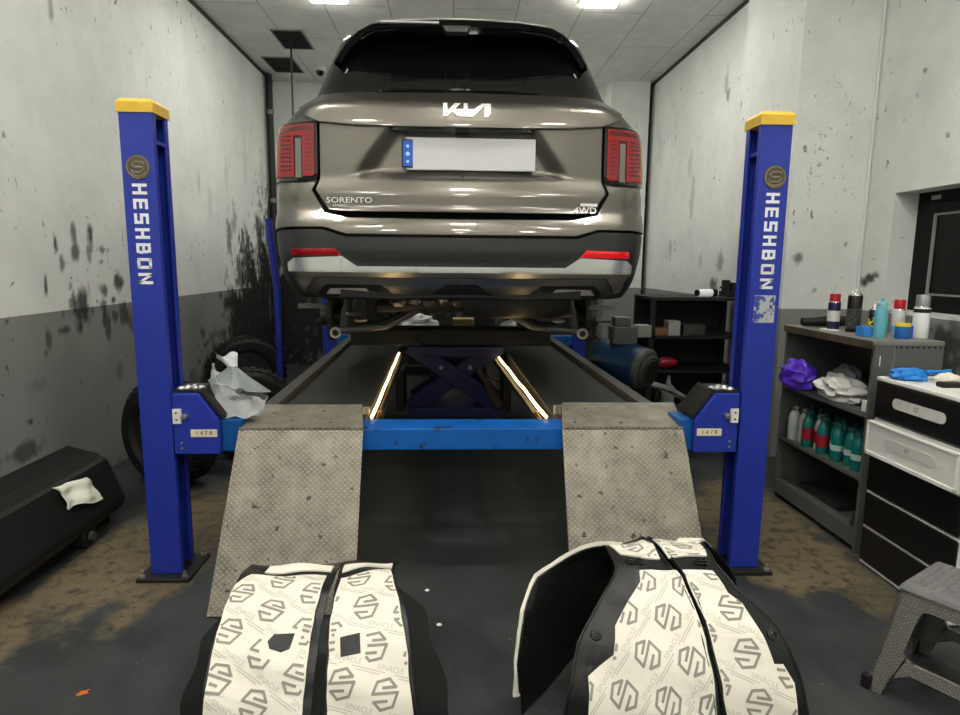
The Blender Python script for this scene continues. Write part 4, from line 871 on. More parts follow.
mb = MB(); mb.patch([(-.325, .45), (-.268, .465), (-.275, .545), (-.332, .525)], L2.map, .004, .0095, ss=.02, ts=.03); part('clip_hole', mb, liner_m, t, local=True, smooth=50)
flange(L2, .115, 6, 80, t)
# wide pair on the right
L3 = Liner(.42, .485, 2.0, cst([(0, .30), (25, .33), (45, .375), (62, .47), (75, .535), (98, .53), (108, .41), (120, .285), (135, .235), (156, .21), (180, .225)]), cst([(0, .775), (60, .745), (90, .70), (180, .70)]), lambda u: max(-.2, min(.42, -.2+(u-.22)*1.29)))
t = mk(2, L3); part('liner_shell', L3.shell(2, 177, nu=16), liner_m, t, local=True, smooth=50)
lay_mat(L3, [(.385, .06), (.765, .06), (.757, .45), (.735, .70), (.725, .74), (.605, .73), (.60, .68), (.545, .60), (.49, .50), (.475, .40), (.395, .33)], t, 7, .9)
lay_mat(L3, [(.565, .84), (.69, .82), (.693, .93), (.68, 1.02), (.54, 1.02), (.545, .93)], t, 8, .3, pitch=.10)
lay_mat(L3, [(.510, .97), (.60, 1.02), (.52, 1.12), (.40, 1.25), (.32, 1.42), (.29, 1.70), (.197, 1.70), (.197, 1.56), (.222, 1.36), (.272, 1.205), (.396, 1.085)], t, 9, .3, logos=False, thick=.014)
L4 = Liner(.42, .485, 2.0, cst([(0, .785), (60, .76), (90, .715), (180, .71)]), cst([(0, 1.03), (30, 1.03), (50, .99), (64, .90), (80, .872), (100, .88), (118, .95), (140, 1.04), (180, 1.08)]), lambda u: max(.12, min(.42, .42-(u-.75)*.9)))
t4 = mk(3, L4); part('liner_shell', L4.shell(2, 172, nu=16), liner_m, t4, local=True, smooth=50)
lay_mat(L4, [(.80, .06), (.99, .06), (1.0, .30), (.975, .36), (.95, .36), (.93, .45), (.90, .58), (.86, .62), (.845, .73), (.745, .735), (.77, .50)], t4, 10, -.4)
lay_mat(L4, [(.722, .82), (.855, .83), (.868, .93), (.865, 1.02), (.715, 1.02), (.712, .93)], t4, 11, -.3, pitch=.10)
lay_mat(L4, [(.80, 1.02), (.875, 1.00), (.945, 1.18), (1.03, 1.40), (.98, 1.40), (.88, 1.2)], t4, 12, -.3, logos=False, thick=.011)
for L, tt, ks in ((L3, t, [(.585, 79), (.615, 79), (.43, 47)]), (L4, t4, [(.83, 79), (.81, 79), (.965, 46)])):
    for u, th in ks:
        p = Vector(L.pt(th, u, 0)); q = Vector(L.pt(th, u, .014)); d = (q-p).normalized()
        mb = MB(); mb.lathe([(.017, 0), (.015, .007), (.009, .008), (.009, .014), (.004, .015), (.004, .009), (0, .009)], p, d, n=18); part('clip_knob', mb, liner_m, tt, local=True, smooth=40)
# ribs along the pair's meeting edges
for L, tt, e in ((L3, t, -.012), (L4, t4, .012)):
    mb = MB(); mb.tube([L.pt(th, (L.U1(th) if e < 0 else L.U0(th))+e*.5, .004) for th in range(6, 160, 5)], .0045, n=8); part('edge_bead', mb, liner_m, tt, local=True, smooth=60)
    mb = MB(); mb.tube([L.pt(th, (L.U0(th) if e < 0 else L.U1(th)), .0) for th in range(4, 172, 4)], .0045, n=8); part('edge_bead', mb, liner_m, tt, local=True, smooth=60)

# ------------------------------------------------------------------ left side
blackpl = mat('black_plastic', (12, 13, 13), .5, bump=.1, bscale=30); rubber = mat('tyre_rubber', (13, 13, 13), .7, bump=.2, bscale=30)
bx = thing('trunk_box', 'long black plastic box on dark wheels lying along the left wall', 'box', (-2.05, 2.6, 0))
mb = MB(); prof = [(-1.85, .075), (-1.82, .13), (-1.95, .335), (-1.975, .345), (-2.10, .335), (-2.34, .29), (-2.36, .075)]
mb.prism(prof, 'y', 1.3, 3.45); mb.v = [(x, y if y < 3 else y+max(0, -1.85-x)*.75, z) for x, y, z in mb.v]; part('box_body', mb, blackpl, bx, bevel=.02)
mb = MB(); mb.prism([(-2.05, .335), (-2.33, .315), (-2.37, .315), (-2.37, .28), (-2.05, .31)], 'y', 1.25, 3.47); mb.v = [(x, y if y < 3 else y+max(0, -1.85-x)*.75, z) for x, y, z in mb.v]; part('lid', mb, blackpl, bx, bevel=.008)
mb = MB(); mb.prism([(-1.90, .015), (-1.90, .08), (-2.3, .08), (-2.3, .015)], 'y', 1.4, 3.40); part('underframe', mb, blackvoid, bx)
for y in (2.2, 3.1):
    mb = MB(); mb.lathe([(.02, -.03), (.05, -.03), (.06, -.02), (.06, .02), (.05, .03), (.02, .03)], (-1.865, y, .06), (1, 0, 0), n=20); wh = part('wheel', mb, rubber, bx, smooth=40)
    mb = MB(); mb.cyl((-1.835, y, .06), (-1.815, y, .06), .022, n=14); part('wheel_cap', mb, mat('cap_grey', (60, 60, 60), .5), wh)
# cloth glove on the box face
mb = MB()
def cloth(u, v):
    y = 3.0+.235*u+.012*math.sin(v*5)+.02*v; z = .338-.115*v-.03*u+.012*math.sin(u*6)*v
    x = -1.82-.13*(z-.13)/.205
    return (x+.024+.009*math.sin(u*9+v*4)+.006*math.sin(v*11), y, z+.014)
g0 = len(mb.v); mb.grid(cloth, 18, 14); mb.grid(lambda u, v: tuple(Vector(cloth(u, v))-Vector((.011, 0, 0))), 18, 14)
for i in range(17):
    for j in (0, 13): mb.f.append((j*18+i, j*18+i+1, 252+j*18+i+1, 252+j*18+i)); mb.m.append(0)
for j in range(13):
    for i in (0, 17): mb.f.append((j*18+i, (j+1)*18+i, 252+(j+1)*18+i, 252+j*18+i)); mb.m.append(0)
tag(mb.build('paper_towel', mat('towel_white', (226, 226, 212), .8), smooth=50), 'crumpled white paper towel hanging on the face of the black box', 'towel')
def tyre(loc, rot, label, R=.33, wd=.22, tilt=0):
    t = thing('tyre', label, 'tyre', loc, None, rot)
    ax = Vector((0, -math.cos(tilt), math.sin(tilt))); c = Vector((0, 0, R*math.cos(tilt)+wd/2*abs(math.sin(tilt))))
    h = wd/2
    pr = [(R*.62, -h*.8), (R*.70, -h), (R*.9, -h), (R*.975, -h*.8), (R, -h*.45), (R, h*.45), (R*.975, h*.8), (R*.9, h), (R*.70, h), (R*.62, h*.8), (R*.60, 0), (R*.62, -h*.8)]
    mb = MB(); mb.lathe(pr, c, ax, n=48); part('tread', mb, rubber, t, local=True, smooth=40)
    mb = MB()
    for k in range(36):
        a = 2*PI*k/36; b1 = ax.orthogonal().normalized(); b2 = ax.cross(b1); d = b1*math.cos(a)+b2*math.sin(a); tn = ax.cross(d)
        for s_ in (-1, 1):
            o = c+d*(R+.002)+ax*(s_*h*.42); e1 = tn*.020; e2 = ax*h*.30; e3 = d*.005
            mb.hexa([o-e1-e2-e3, o+e1-e2-e3, o+e1+e2-e3, o-e1+e2-e3, o-e1-e2+e3, o+e1-e2+e3, o+e1+e2+e3, o-e1+e2+e3])
    part('tread_block', mb, rubber, t, local=True)
    mb = MB(); mb.lathe([(R*.61, h*.7), (R*.57, h*.5), (R*.5, h*.3), (.06, h*.45), (0, h*.45)], c, ax, n=40)
    r_ = part('wheel_rim', mb, mat('rim_grey', (50, 50, 49), .5, .5), t, local=True, smooth=40)
    mb = MB()
    for k in range(5):
        a = 2*PI*k/5; b1 = ax.orthogonal().normalized(); b2 = ax.cross(b1); d = b1*math.cos(a)+b2*math.sin(a)
        mb.cyl(c+d*.05+ax*h*.50, c+d*R*.56+ax*h*.62, .026, .02, n=8)
    part('spoke', mb, MATS['rim_grey'], r_, local=True, smooth=50)
    return t
tyre((-1.84, 4.06, 0), -.5, 'black tyre standing against the left wall behind the left lift post', .34, .25)
tyre((-1.50, 4.62, 0), .25, 'black wheel with grey rim behind the left lift post, right of the other tyre', .33, .22)
tyre((-2.0, 6.1, 0), .5, 'dark tyre farther back by the sooty left wall behind the plastic bag', .36, .26)
# carrier bag on the beam end
clearbag = mat('bag_white', (226, 230, 232), .35, alpha=.93, bump=.7, bscale=30); greyb = mat('bag_grey', (122, 128, 130), .35, bump=.7, bscale=26)
bag = thing('plastic_bag', 'white carrier bag with printed lettering standing on the left end of the lift beam', 'bag', (-.98, 2.89, .745))
def bagf(u, v):
    p = u*2*PI; z = .746+v*.14+.035*v*math.cos(p+PI); w1 = .10+.022*v; w2 = .06+.02*v
    k = 1+.05*math.sin(p*5+v*6)+.04*math.sin(p*9-v*4)
    return (-.985+.01*v+w1*k*math.cos(p), 2.875+w2*k*math.sin(p), z+.03*math.cos(p)*-v+.006*math.sin(p*7))
mb = MB(); mb.grid(bagf, 40, 16, 0, True); mb.add([bagf(i/40, 0) for i in range(40)], [tuple(range(40))])
M = Matrix.Translation((-1.05, 2.788, .845)) @ Matrix.Rotation(PI/2-.1, 4, 'X'); b1_ = part('bag_body', mb, clearbag, bag, smooth=60)
mb = MB(); mb.text('GENUINE', .026, Matrix.Translation((-.945, 2.788, .845)) @ Matrix.Rotation(PI/2-.2, 4, 'X'), 0, .0006); mb.v = mb.v
def ring(r, z): return [(-.945+r*1.5*math.cos(a), 2.786, z+r*math.sin(a)) for a in np.linspace(0, 2*PI, 17)]
mb.tube(ring(.012, .876), .0022, n=6); mb.tube(ring(.006, .876), .0018, n=6); part('bag_print', mb, mat('print_dark', (60, 62, 66), .5), b1_)
def bagt(u, v):
    p = u*2*PI; k = 1+.12*math.sin(p*5+2)*(.4+v); w1 = (.115*(1-v)**1.2+.02); w2 = .075*(1-v)**1.2+.014
    return (-.975-.03*v+w1*k*math.cos(p)-.0, 2.875+w2*k*math.sin(p), (.885+.085*v)-.03*math.cos(p)*(1-v))
mb = MB(); mb.grid(bagt, 40, 12, 0, True); part('bag_top', mb, greyb, bag, smooth=60)
def knot(u, v):
    p = u*2*PI; k = 1+.25*math.sin(p*3+1)*v; return (-1.005-.03*v+(.024+.022*v)*k*math.cos(p), 2.875+(.016+.014*v)*k*math.sin(p), (.972+.05*v)+.016*math.sin(p*2)*v)
mb = MB(); mb.grid(knot, 24, 8, 0, True); part('bag_knot', mb, clearbag, bag, smooth=60)
def bottle(name, x, y, z, prof, m, label, cat, group=None, cap=None, capm=None, band=None, bandm=None, n=24):
    t = thing(name, label, cat, (x, y, z), group)
    mb = MB(); mb.lathe(prof, (x, y, z), n=n); part('bottle_body', mb, m, t, smooth=40)
    if cap: mb = MB(); mb.lathe(cap, (x, y, z), n=n); part('cap', mb, capm, t, smooth=40)
    if band: mb = MB(); mb.lathe(band, (x, y, z), n=n); part('label', mb, bandm, t, smooth=40)
    return t
bottle('spray_bottle', -1.255+.11, 3.02, .742, [(.026, 0), (.026, .12), (.012, .15), (.012, .165)], mat('bottle_pale', (170, 174, 176), .3), 'small pale bottle with silver nozzle behind the left post bracket', 'bottle', None, [(.013, .165), (.013, .185), (.006, .20), (.006, .22), (0, .22)], alu)
mb = MB(); mb.blob((-1.10, 4.36, .07), (.13, .09, .085), amp=.3, seed=4, n=32, flat=.003); tag(mb.build('silver_bag', mat('bag_silver', (128, 130, 132), .3, bump=.6, bscale=30), smooth=50), 'crumpled silver-grey plastic bag on the floor under the left beam end', 'bag')

# ------------------------------------------------------------------ right side: shelf unit with its load
shm = mat('shelf_grey', (92, 94, 92), .45, .1, var=.12, vscale=5); shd = mat('shelf_dark', (60, 61, 60), .5, var=.15)
sh = thing('shelf_unit', 'grey open metal shelf unit with worn top against the right wall', 'shelf', (2.23, 3.35, 0))
X0, X1, Y0, Y1, ZT_ = 2.05, 2.40, 2.94, 3.76, 1.092
mb = MB(); mb.box(X0, X1, Y0, Y0+.018, 0, 1.083); sp_ = part('side_panel', mb, shm, sh, bevel=.002)
mb = MB()
for k in range(9): mb.box(X0+.10+.028*k, X0+.112+.028*k, Y0-.0015, Y0+.0, 1.058, 1.066)
part('slot_row', mb, blackvoid, sp_)
mb = MB(); mb.box(X0+.098, X0+.1015, Y0-.002, Y0, .42, 1.07); part('panel_seam', mb, mat('seam_grey', (130, 131, 128), .5), sp_)
mb = MB(); mb.box(X0+.03, X0+.034, Y0-.0015, Y0, .97, 1.02); part('scratch_mark', mb, white_let, sp_)
mb = MB(); mb.box(X0, X1, Y1-.018, Y1, 0, 1.083); part('side_panel', mb, shm, sh, bevel=.002)
mb = MB(); mb.box(X1-.008, X1, Y0+.018, Y1-.018, .03, 1.08); part('back_panel', mb, shd, sh)
mb = MB(); mb.box(X0-.01, X1, Y0-.002, Y1+.01, 1.072, 1.092); tp = part('shelf_top', mb, mat('shelf_top_grey', (120, 120, 114), .5, var=.2, vscale=6), sh, bevel=.003)
mb = MB(); mb.box(X0-.013, X0-.0095, Y0, Y1, 1.052, 1.09); part('edge_strip', mb, mat('rust_edge', (84, 74, 60), .6, .3, var=.4, vscale=9), tp)
for z0, z1 in ((.03, .115), (.378, .40), (.705, .727)):
    mb = MB(); mb.box(X0+.002, X1-.008, Y0+.018, Y1-.018, z1-.012, z1); mb.box(X0, X0+.014, Y0+.018, Y1-.018, z0, z1); part('shelf_board', mb, shm, sh, bevel=.002)
TOPZ = 1.0925
chromen = mat('nozzle_silver', (186, 186, 184), .25, .8); redc = mat('cap_red', (176, 20, 34), .35); capw = mat('cap_white', (232, 232, 226), .4)
def can(x, y, z, r, h, m, label, group=None, dome=chromen, capm=None, caph=.035, band=None, bandm=None, cat='spray can'):
    t = thing('spray_can', label, cat, (x, y, z), group)
    mb = MB(); mb.lathe([(r*.92, 0), (r, .006), (r, h-.004), (r*.95, h)], (x, y, z)); part('can_body', mb, m, t, smooth=35)
    mb = MB(); mb.lathe([(r*.96, h), (r*.9, h+.006), (r*.55, h+.02), (r*.5, h+.022)], (x, y, z)); part('can_dome', mb, dome, t, smooth=50)
    if capm: mb = MB(); mb.lathe([(r*.86, h+.002), (r*.86, h+caph), (r*.8, h+caph+.004), (0, h+caph+.004)], (x, y, z)); part('cap', mb, capm, t, smooth=35)
    else: mb = MB(); mb.lathe([(.008, h+.02), (.008, h+.036), (0, h+.037)], (x, y, z), n=12); part('nozzle', mb, capw, t, smooth=35)
    if band: mb = MB(); mb.lathe([(r+.0006, band[0]), (r+.0006, band[1])], (x, y, z)); part('label', mb, bandm, t, smooth=40)
    return t
can(2.205, 3.36, TOPZ, .036, .20, mat('can_black', (20, 20, 22), .25), 'tall black spray can with silver dome on the shelf unit top', band=(.02, .13), bandm=mat('label_dark', (54, 54, 56), .4, spots=((150, 150, 150), 90, .60)))
can(2.16, 3.47, TOPZ, .032, .155, mat('can_navy', (32, 30, 76), .3), 'red-capped navy can just left of the tall black spray can', capm=redc, caph=.045, band=(.05, .11), bandm=mat('label_white', (214, 214, 210), .4))
can(2.30, 3.33, TOPZ, .027, .125, mat('can_darkblue', (22, 26, 46), .3), 'small dark blue can with yellow label between the black can and teal bottle', band=(.03, .085), bandm=mat('label_yellow', (226, 196, 40), .4, spots=((24, 24, 34), 40, .5)))
bottle('spray_bottle', 2.185, 3.11, TOPZ, [(.030, 0), (.031, .01), (.031, .13), (.024, .152), (.020, .155)], mat('teal_can', (92, 166, 180), .3), 'light teal bottle at the front corner of the shelf unit top', 'bottle', None, [(.024, .154), (.025, .175), (.018, .18), (.009, .181), (.009, .20), (0, .20)], mat('teal_cap', (120, 182, 192), .35))
can(2.335, 3.19, TOPZ, .031, .135, mat('can_white', (196, 198, 200), .3), 'red-capped white spray can behind the light teal bottle', capm=redc, caph=.05, band=(.02, .05), bandm=mat('label_sky', (110, 170, 210), .4))
t = can(2.375, 3.08, TOPZ, .037, .155, mat('can_pearl', (232, 234, 234), .28), 'silver-domed white spray can, rightmost on the shelf unit top', capm=mat('dome_silver', (150, 152, 152), .3, .6), caph=.06, band=(.13, .15), bandm=mat('band_black', (24, 24, 24), .4))
mb = MB(); mb.box(2.11, 2.155, 3.12, 3.19, TOPZ, TOPZ+.052); tag(mb.build('blue_box', mat('box_blue', (46, 128, 206), .45), bevel=.004), 'small bright blue box left of the light teal bottle', 'box')
t = thing('tape_tub', 'small blue tub with yellow lid right of the light teal bottle', 'tub', (2.265, 3.055, TOPZ)); mb = MB(); mb.lathe([(.032, 0), (.034, .004), (.034, .062)], (2.265, 3.055, TOPZ)); part('tub_body', mb, mat('tub_blue', (40, 104, 178), .4), t, smooth=35)
mb = MB(); mb.lathe([(.035, .062), (.035, .078), (0, .08)], (2.265, 3.055, TOPZ)); part('lid', mb, mat('lid_yellow', (222, 200, 62), .4), t, smooth=35)
mb = MB(); mb.lathe([(.026, 0), (.026, .06), (.02, .062), (0, .062)], (2.325, 3.10, TOPZ)); tag(mb.build('blue_jar', MATS['tub_blue'], smooth=35), 'short blue jar squeezed between the yellow-lidded tub and the silver-domed can', 'jar')
dr = thing('hand_tool', 'long black hand tool lying along the back of the shelf unit top', 'tool', (2.2, 3.6, TOPZ))
mb = MB(); mb.tube([(2.085, 3.66, TOPZ+.028), (2.14, 3.65, TOPZ+.028), (2.20, 3.635, TOPZ+.032), (2.26, 3.62, TOPZ+.036)], .026, n=12, rs=[.024, .026, .03, .036]); part('handle', mb, mat('tool_black', (14, 14, 14), .5), dr, smooth=50)
mb = MB(); mb.cyl((2.26, 3.62, TOPZ+.037), (2.345, 3.60, TOPZ+.038), .036, .026, n=16); part('tool_head', mb, mat('tool_head_black', (20, 20, 20), .4), dr, smooth=40)
mb = MB(); mb.box(2.105, 2.16, 3.40, 3.50, TOPZ, TOPZ+.006); tag(mb.build('paper_slip', capw), 'pale slip of paper lying on the shelf unit top before the black tool', 'paper')
# middle shelf
SZ = .7275
purple = mat('bag_purple', (82, 42, 190), .28, bump=.5, bscale=22); clr = mat('bag_clear', (208, 208, 204), .25, bump=.6, bscale=26)
mb = MB(); mb.blob((2.06, 3.60, SZ+.075), (.085, .125, .085), amp=.28, seed=11, n=44, flat=SZ+.002); tag(mb.build('purple_bag', purple, smooth=50), 'crumpled purple plastic bag on the middle shelf of the shelf unit', 'bag')
mb = MB(); mb.blob((2.13, 3.29, SZ+.055), (.085, .17, .07), amp=.3, seed=21, n=44, flat=SZ+.002); tag(mb.build('clear_bag', clr, smooth=50), 'crumpled clear plastic bag on the middle shelf beside the purple bag', 'bag')
mb = MB(); mb.blob((2.30, 3.50, SZ+.07), (.07, .10, .075), amp=.25, seed=31, n=30, flat=SZ+.002); tag(mb.build('grey_bag', mat('bag_dull', (120, 122, 124), .4), smooth=50), 'dull grey bag at the back of the middle shelf behind the purple bag', 'bag')
bottle('white_bottle', 2.16, 3.03, SZ, [(.03, 0), (.031, .01), (.031, .11), (.034, .115), (.034, .22), (.02, .25), (.016, .255)], capw, 'white bottle on the middle shelf beside the shelf unit side panel', 'bottle', None, [(.017, .255), (.017, .28), (0, .281)], mat('cap_brown', (70, 40, 30), .5), [(.0325, .012), (.0325, .10)], mat('label_black', (24, 24, 26), .4, spots=((220, 220, 216), 60, .58)))
mb = MB(); mb.box(2.066, 2.11, 2.965, 3.02, SZ, SZ+.055); tag(mb.build('white_box', capw, bevel=.004), 'small white box at the front of the middle shelf by the white bottle', 'box')
# lower shelf: teal bottles
LZ = .4005
tealb = mat('bottle_teal', (18, 104, 98), .2); whb = mat('bottle_white', (190, 192, 188), .3); capg = mat('cap_teal', (34, 74, 74), .35); lbr = mat('label_red', (150, 26, 46), .4); lbw = mat('label_silver', (170, 190, 186), .35)
bp_ = [(.030, 0), (.032, .01), (.032, .135), (.027, .16), (.016, .178), (.016, .182)]; bc_ = [(.019, .18), (.019, .205), (0, .207)]
names = {0: ('white', None)}
row = [(2.09, 3.655, whb, lbw), (2.115, 3.585, whb, lbw), (2.09, 3.505, tealb, lbr), (2.125, 3.435, whb, lbr), (2.095, 3.36, tealb, lbr), (2.13, 3.29, tealb, lbw), (2.095, 3.225, tealb, lbw), (2.115, 3.14, tealb, lbw), (2.10, 3.055, tealb, lbw)]
pos = ['leftmost', 'second from left', 'third from left', 'fourth from left', 'fifth from left', 'sixth from left', 'third from right', 'second from right', 'rightmost']
for i, (x, y, m, lm) in enumerate(row):
    bottle('bottle', x, y, LZ, bp_, m, '%s bottle with %s label, front row of the lower shelf, %s' % ('white' if m is whb else 'teal green', 'red' if lm is lbr else 'silver', pos[i]), 'bottle', 'bottles on the lower shelf', bc_, chromen if m is whb else capg, [(.0327, .04), (.0327, .11)] if lm is lbr else [(.0327, .06), (.0327, .09)], lm)
for i, y in enumerate((3.66, 3.58, 3.50, 3.42, 3.34, 3.25, 3.17, 3.09, 3.01)):
    bottle('bottle', 2.20+.012*(i % 2), y, LZ, bp_, tealb, 'teal bottle in the back row of the lower shelf', 'bottle', 'back row bottles on the lower shelf', bc_, capg)
mb = MB(); mb.box(2.12, 2.30, 3.2, 3.6, .1155, .15); tag(mb.build('dark_tray', mat('tray_dark', (34, 34, 34), .5), bevel=.006), 'low dark tray on the bottom shelf of the shelf unit', 'tray')
t = thing('jack_handle', 'small dark metal fitting on the bottom shelf near the drawer unit', 'tool', (2.09, 3.02, .1155)); mb = MB(); mb.cyl((2.09, 3.02, .1155), (2.09, 3.02, .14), .02, n=14); part('fitting_base', mb, iron, t, smooth=40); mb = MB(); mb.tube([(2.09, 3.02, .14), (2.085, 3.02, .165), (2.10, 3.05, .18)], .006); part('fitting_handle', mb, iron, t, smooth=40)

# drawer unit
dw = thing('drawer_unit', 'white drawer unit with black drawer fronts and one white drawer', 'drawers', (2.23, 2.56, 0))
DX0, DX1, DY0, DY1, DZ = 2.012, 2.46, 2.28, 2.845, .937
wpl = mat('drawer_white', (226, 226, 220), .45); bdr = mat('drawer_black', (11, 11, 12), .4); wdr = mat('drawer_frost', (216, 216, 210), .3, var=.06)
mb = MB(); mb.box(DX0+.012, DX1, DY0, DY0+.012, .02, DZ-.018); mb.box(DX0+.012, DX1, DY1-.012, DY1, .02, DZ-.018); mb.box(DX1-.01, DX1, DY0, DY1, .02, DZ-.018)
for z in (.02, .20, .375, .555, .735): mb.box(DX0+.006, DX1-.01, DY0, DY1, z-.012 if z > .03 else .008, z)
part('cabinet_frame', mb, wpl, dw, bevel=.002)
mb = MB(); mb.box(DX0, DX1, DY0-.004, DY1+.004, DZ-.018, DZ); part('cabinet_top', mb, wpl, dw, bevel=.004)
for i, (a, b) in enumerate(((.745, .917), (.565, .728), (.385, .548), (.208, .368), (.028, .192))):
    m = wdr if i == 1 else bdr; dx = -.022 if i == 1 else 0
    mb = MB(); mb.box(DX0-.004+dx, DX0+.02+dx, DY0+.006, DY1-.006, a, b); d = part('drawer', mb, m, dw, bevel=.004)
    if i == 1:
        d['label'] = 'frosted white drawer front'
        mb = MB(); mb.box(DX0-.012+dx, DX0-.004+dx, DY0+.006, DY1-.006, a, a+.018); mb.box(DX0-.012+dx, DX0-.004+dx, DY0+.006, DY1-.006, b-.012, b); mb.box(DX0-.012+dx, DX0-.004+dx, DY1-.02, DY1-.006, a, b); mb.box(DX0-.012+dx, DX0-.004+dx, DY0+.006, DY0+.02, a, b); part('drawer_rim', mb, wpl, d, bevel=.003)
    if i < 2:
        pts = []; zc = (a+b)/2+.005; h = .024
        for c, sg in ((DY0+.15, 1), (DY1-.15, -1)):
            pts += [(c+(-sg)*h*math.sin(t_)*1.0, zc+sg*h*math.cos(t_)) for t_ in np.linspace(0, PI, 9)]
        xx = DX0-.004+dx
        mb = MB(); mb.prism(pts, 'x', xx-.003, xx+.001); hd = part('drawer_handle', mb, mat('handle_white', (196, 196, 190), .5, var=.15, vscale=20) if i == 0 else mat('handle_frost', (198, 198, 192), .3), d)
        mb = MB(); mb.text('17', .03, Matrix.Translation((xx-.0042, (DY0+DY1)/2+.01, zc)) @ Matrix(((0, 0, -1, 0), (-1, 0, 0, 0), (0, 1, 0, 0), (0, 0, 0, 1))), 0, .0006); part('drawer_number', mb, mat('ink_grey', (110, 110, 108), .5), d)
TZ = DZ+.0005
glv = mat('glove_blue', (30, 128, 214), .4, bump=.3, bscale=40)
t = thing('glove', 'crumpled blue rubber glove on top of the drawer unit', 'glove', (2.11, 2.78, TZ))
mb = MB(); mb.blob((2.10, 2.76, TZ+.022), (.075, .055, .03), amp=.3, seed=41, n=28, flat=TZ); part('palm', mb, glv, t, smooth=50)
for k in range(4):
    mb = MB(); mb.tube([(2.13+.008*k, 2.765-.012*k, TZ+.02+.006*k), (2.185+.010*k, 2.76-.012*k, TZ+.028+.004*k), (2.235+.012*k, 2.765-.012*k, TZ+.035+.004*k)], .01, n=8, rs=[.012, .010, .007]); part('finger', mb, glv, t, smooth=50)
mb = MB(); mb.tube([(2.06, 2.74, TZ+.014), (2.10, 2.70, TZ+.016), (2.13, 2.68, TZ+.012)], .01, n=8, rs=[.013, .011, .007]); part('thumb', mb, glv, t, smooth=50)
mb = MB(); mb.blob((2.20, 2.655, TZ+.02), (.055, .045, .026), amp=.28, seed=43, n=26, flat=TZ); tag(mb.build('white_rag', mat('rag_white', (226, 222, 208), .7), smooth=50), 'crumpled white rag beside the blue glove on the drawer unit', 'rag')
mb = MB(); mb.box(2.10, 2.20, 2.555, 2.60, TZ, TZ+.022); tag(mb.build('black_tool', mat('wedge_black', (18, 18, 18), .45), bevel=.006), 'small black tool on the drawer unit in front of the white rag', 'tool')
mb = MB(); mb.box(2.18, 2.40, 2.40, 2.54, TZ, TZ+.006); tag(mb.build('notepad', mat('paper_yellow', (238, 230, 176), .7), bevel=.001), 'pale yellow paper pad on the right of the drawer unit top', 'paper')
mb = MB(); mb.tube([(2.31, 2.63, TZ+.012), (2.35, 2.64, TZ+.012)], .011, n=10); tag(mb.build('marker_pen', mat('pen_cream', (236, 228, 190), .4), smooth=40), 'short cream pen lying between the white rag and the yellow pad', 'pen')

# woven plastic stool
wv = woven_mat()
st_ = thing('stool', 'grey woven-pattern plastic stool at the right edge of the photo', 'stool', (1.715, 1.875, 0), None, math.radians(32))
def stool():
    a, b = .14, .20; H_ = .40
    def pan(k):   # one side panel with opening: outer outline minus hole, as frame of quads
        M = Matrix.Rotation(k*PI/2, 4, 'Z'); mb = MB()
        def P_(x, z, o=0): f = 1-(z/H_); hw = a+(b-a)*f; return M @ Vector((x*hw, -(hw-o), z))
        outer = [(-1, .0), (-1, .11), (-1, .17), (-1, .31), (-1, .38), (-.45, .38), (.45, .38), (1, .38), (1, .31), (1, .17), (1, .11), (1, 0), (.74, 0), (.70, .065), (.4, .105), (-.4, .105), (-.70, .065), (-.74, 0)]
        outer_i = [(-.60, .17), (-.60, .17), (-.60, .17), (-.52, .30), (-.45, .325), (-.3, .33), (.3, .33), (.45, .325), (.52, .30), (.60, .17), (.60, .17), (.60, .17), (.55, .155), (.52, .15), (.35, .145), (-.35, .145), (-.52, .15), (-.55, .155)]
        n = len(outer)
        for o in (0, .012):
            vs = [P_(x, z, o) for x, z in outer]+[P_(x, z, o) for x, z in outer_i]
            mb.add(vs, [(i, (i+1) % n, n+(i+1) % n, n+i) for i in range(n)])
        for i in range(n):
            j = (i+1) % n
            mb.f.append((i, j, 2*n+j, 2*n+i)); mb.m.append(0); mb.f.append((n+i, n+j, 3*n+j, 3*n+i)); mb.m.append(0)
        return mb
    for k in range(4): part('side_panel', pan(k), wv, st_, local=True, smooth=30)
    mb = MB(); mb.hexa([(-.155, -.155, .372), (.155, -.155, .372), (.155, .155, .372), (-.155, .155, .372), (-.14, -.14, .40), (.14, -.14, .40), (.14, .14, .40), (-.14, .14, .40)]); s = part('seat', mb, mat('stool_top', (104, 104, 104), .45, var=.2), st_, local=True, bevel=.01)
    mb = MB()
    for i in range(-5, 6):
        for j in range(-5, 6):
            x, y = i*.023, j*.023; mb.hexa([(x-.009, y-.009, .40), (x+.009, y-.009, .40), (x+.009, y+.009, .40), (x-.009, y+.009, .40), (x-.006, y-.006, .4035), (x+.006, y-.006, .4035), (x+.006, y+.006, .4035), (x-.006, y+.006, .4035)])
    part('seat_pattern', mb, MATS['stool_top'], s, local=True)
    for sx in (-1, 1):
        for sy in (-1, 1):
            mb = MB(); c = (sx*b*.97, sy*b*.97); mb.box(c[0]-.016, c[0]+.016, c[1]-.016, c[1]+.016, 0, .05); part('foot', mb, rubber, st_, local=True, bevel=.006)
stool()
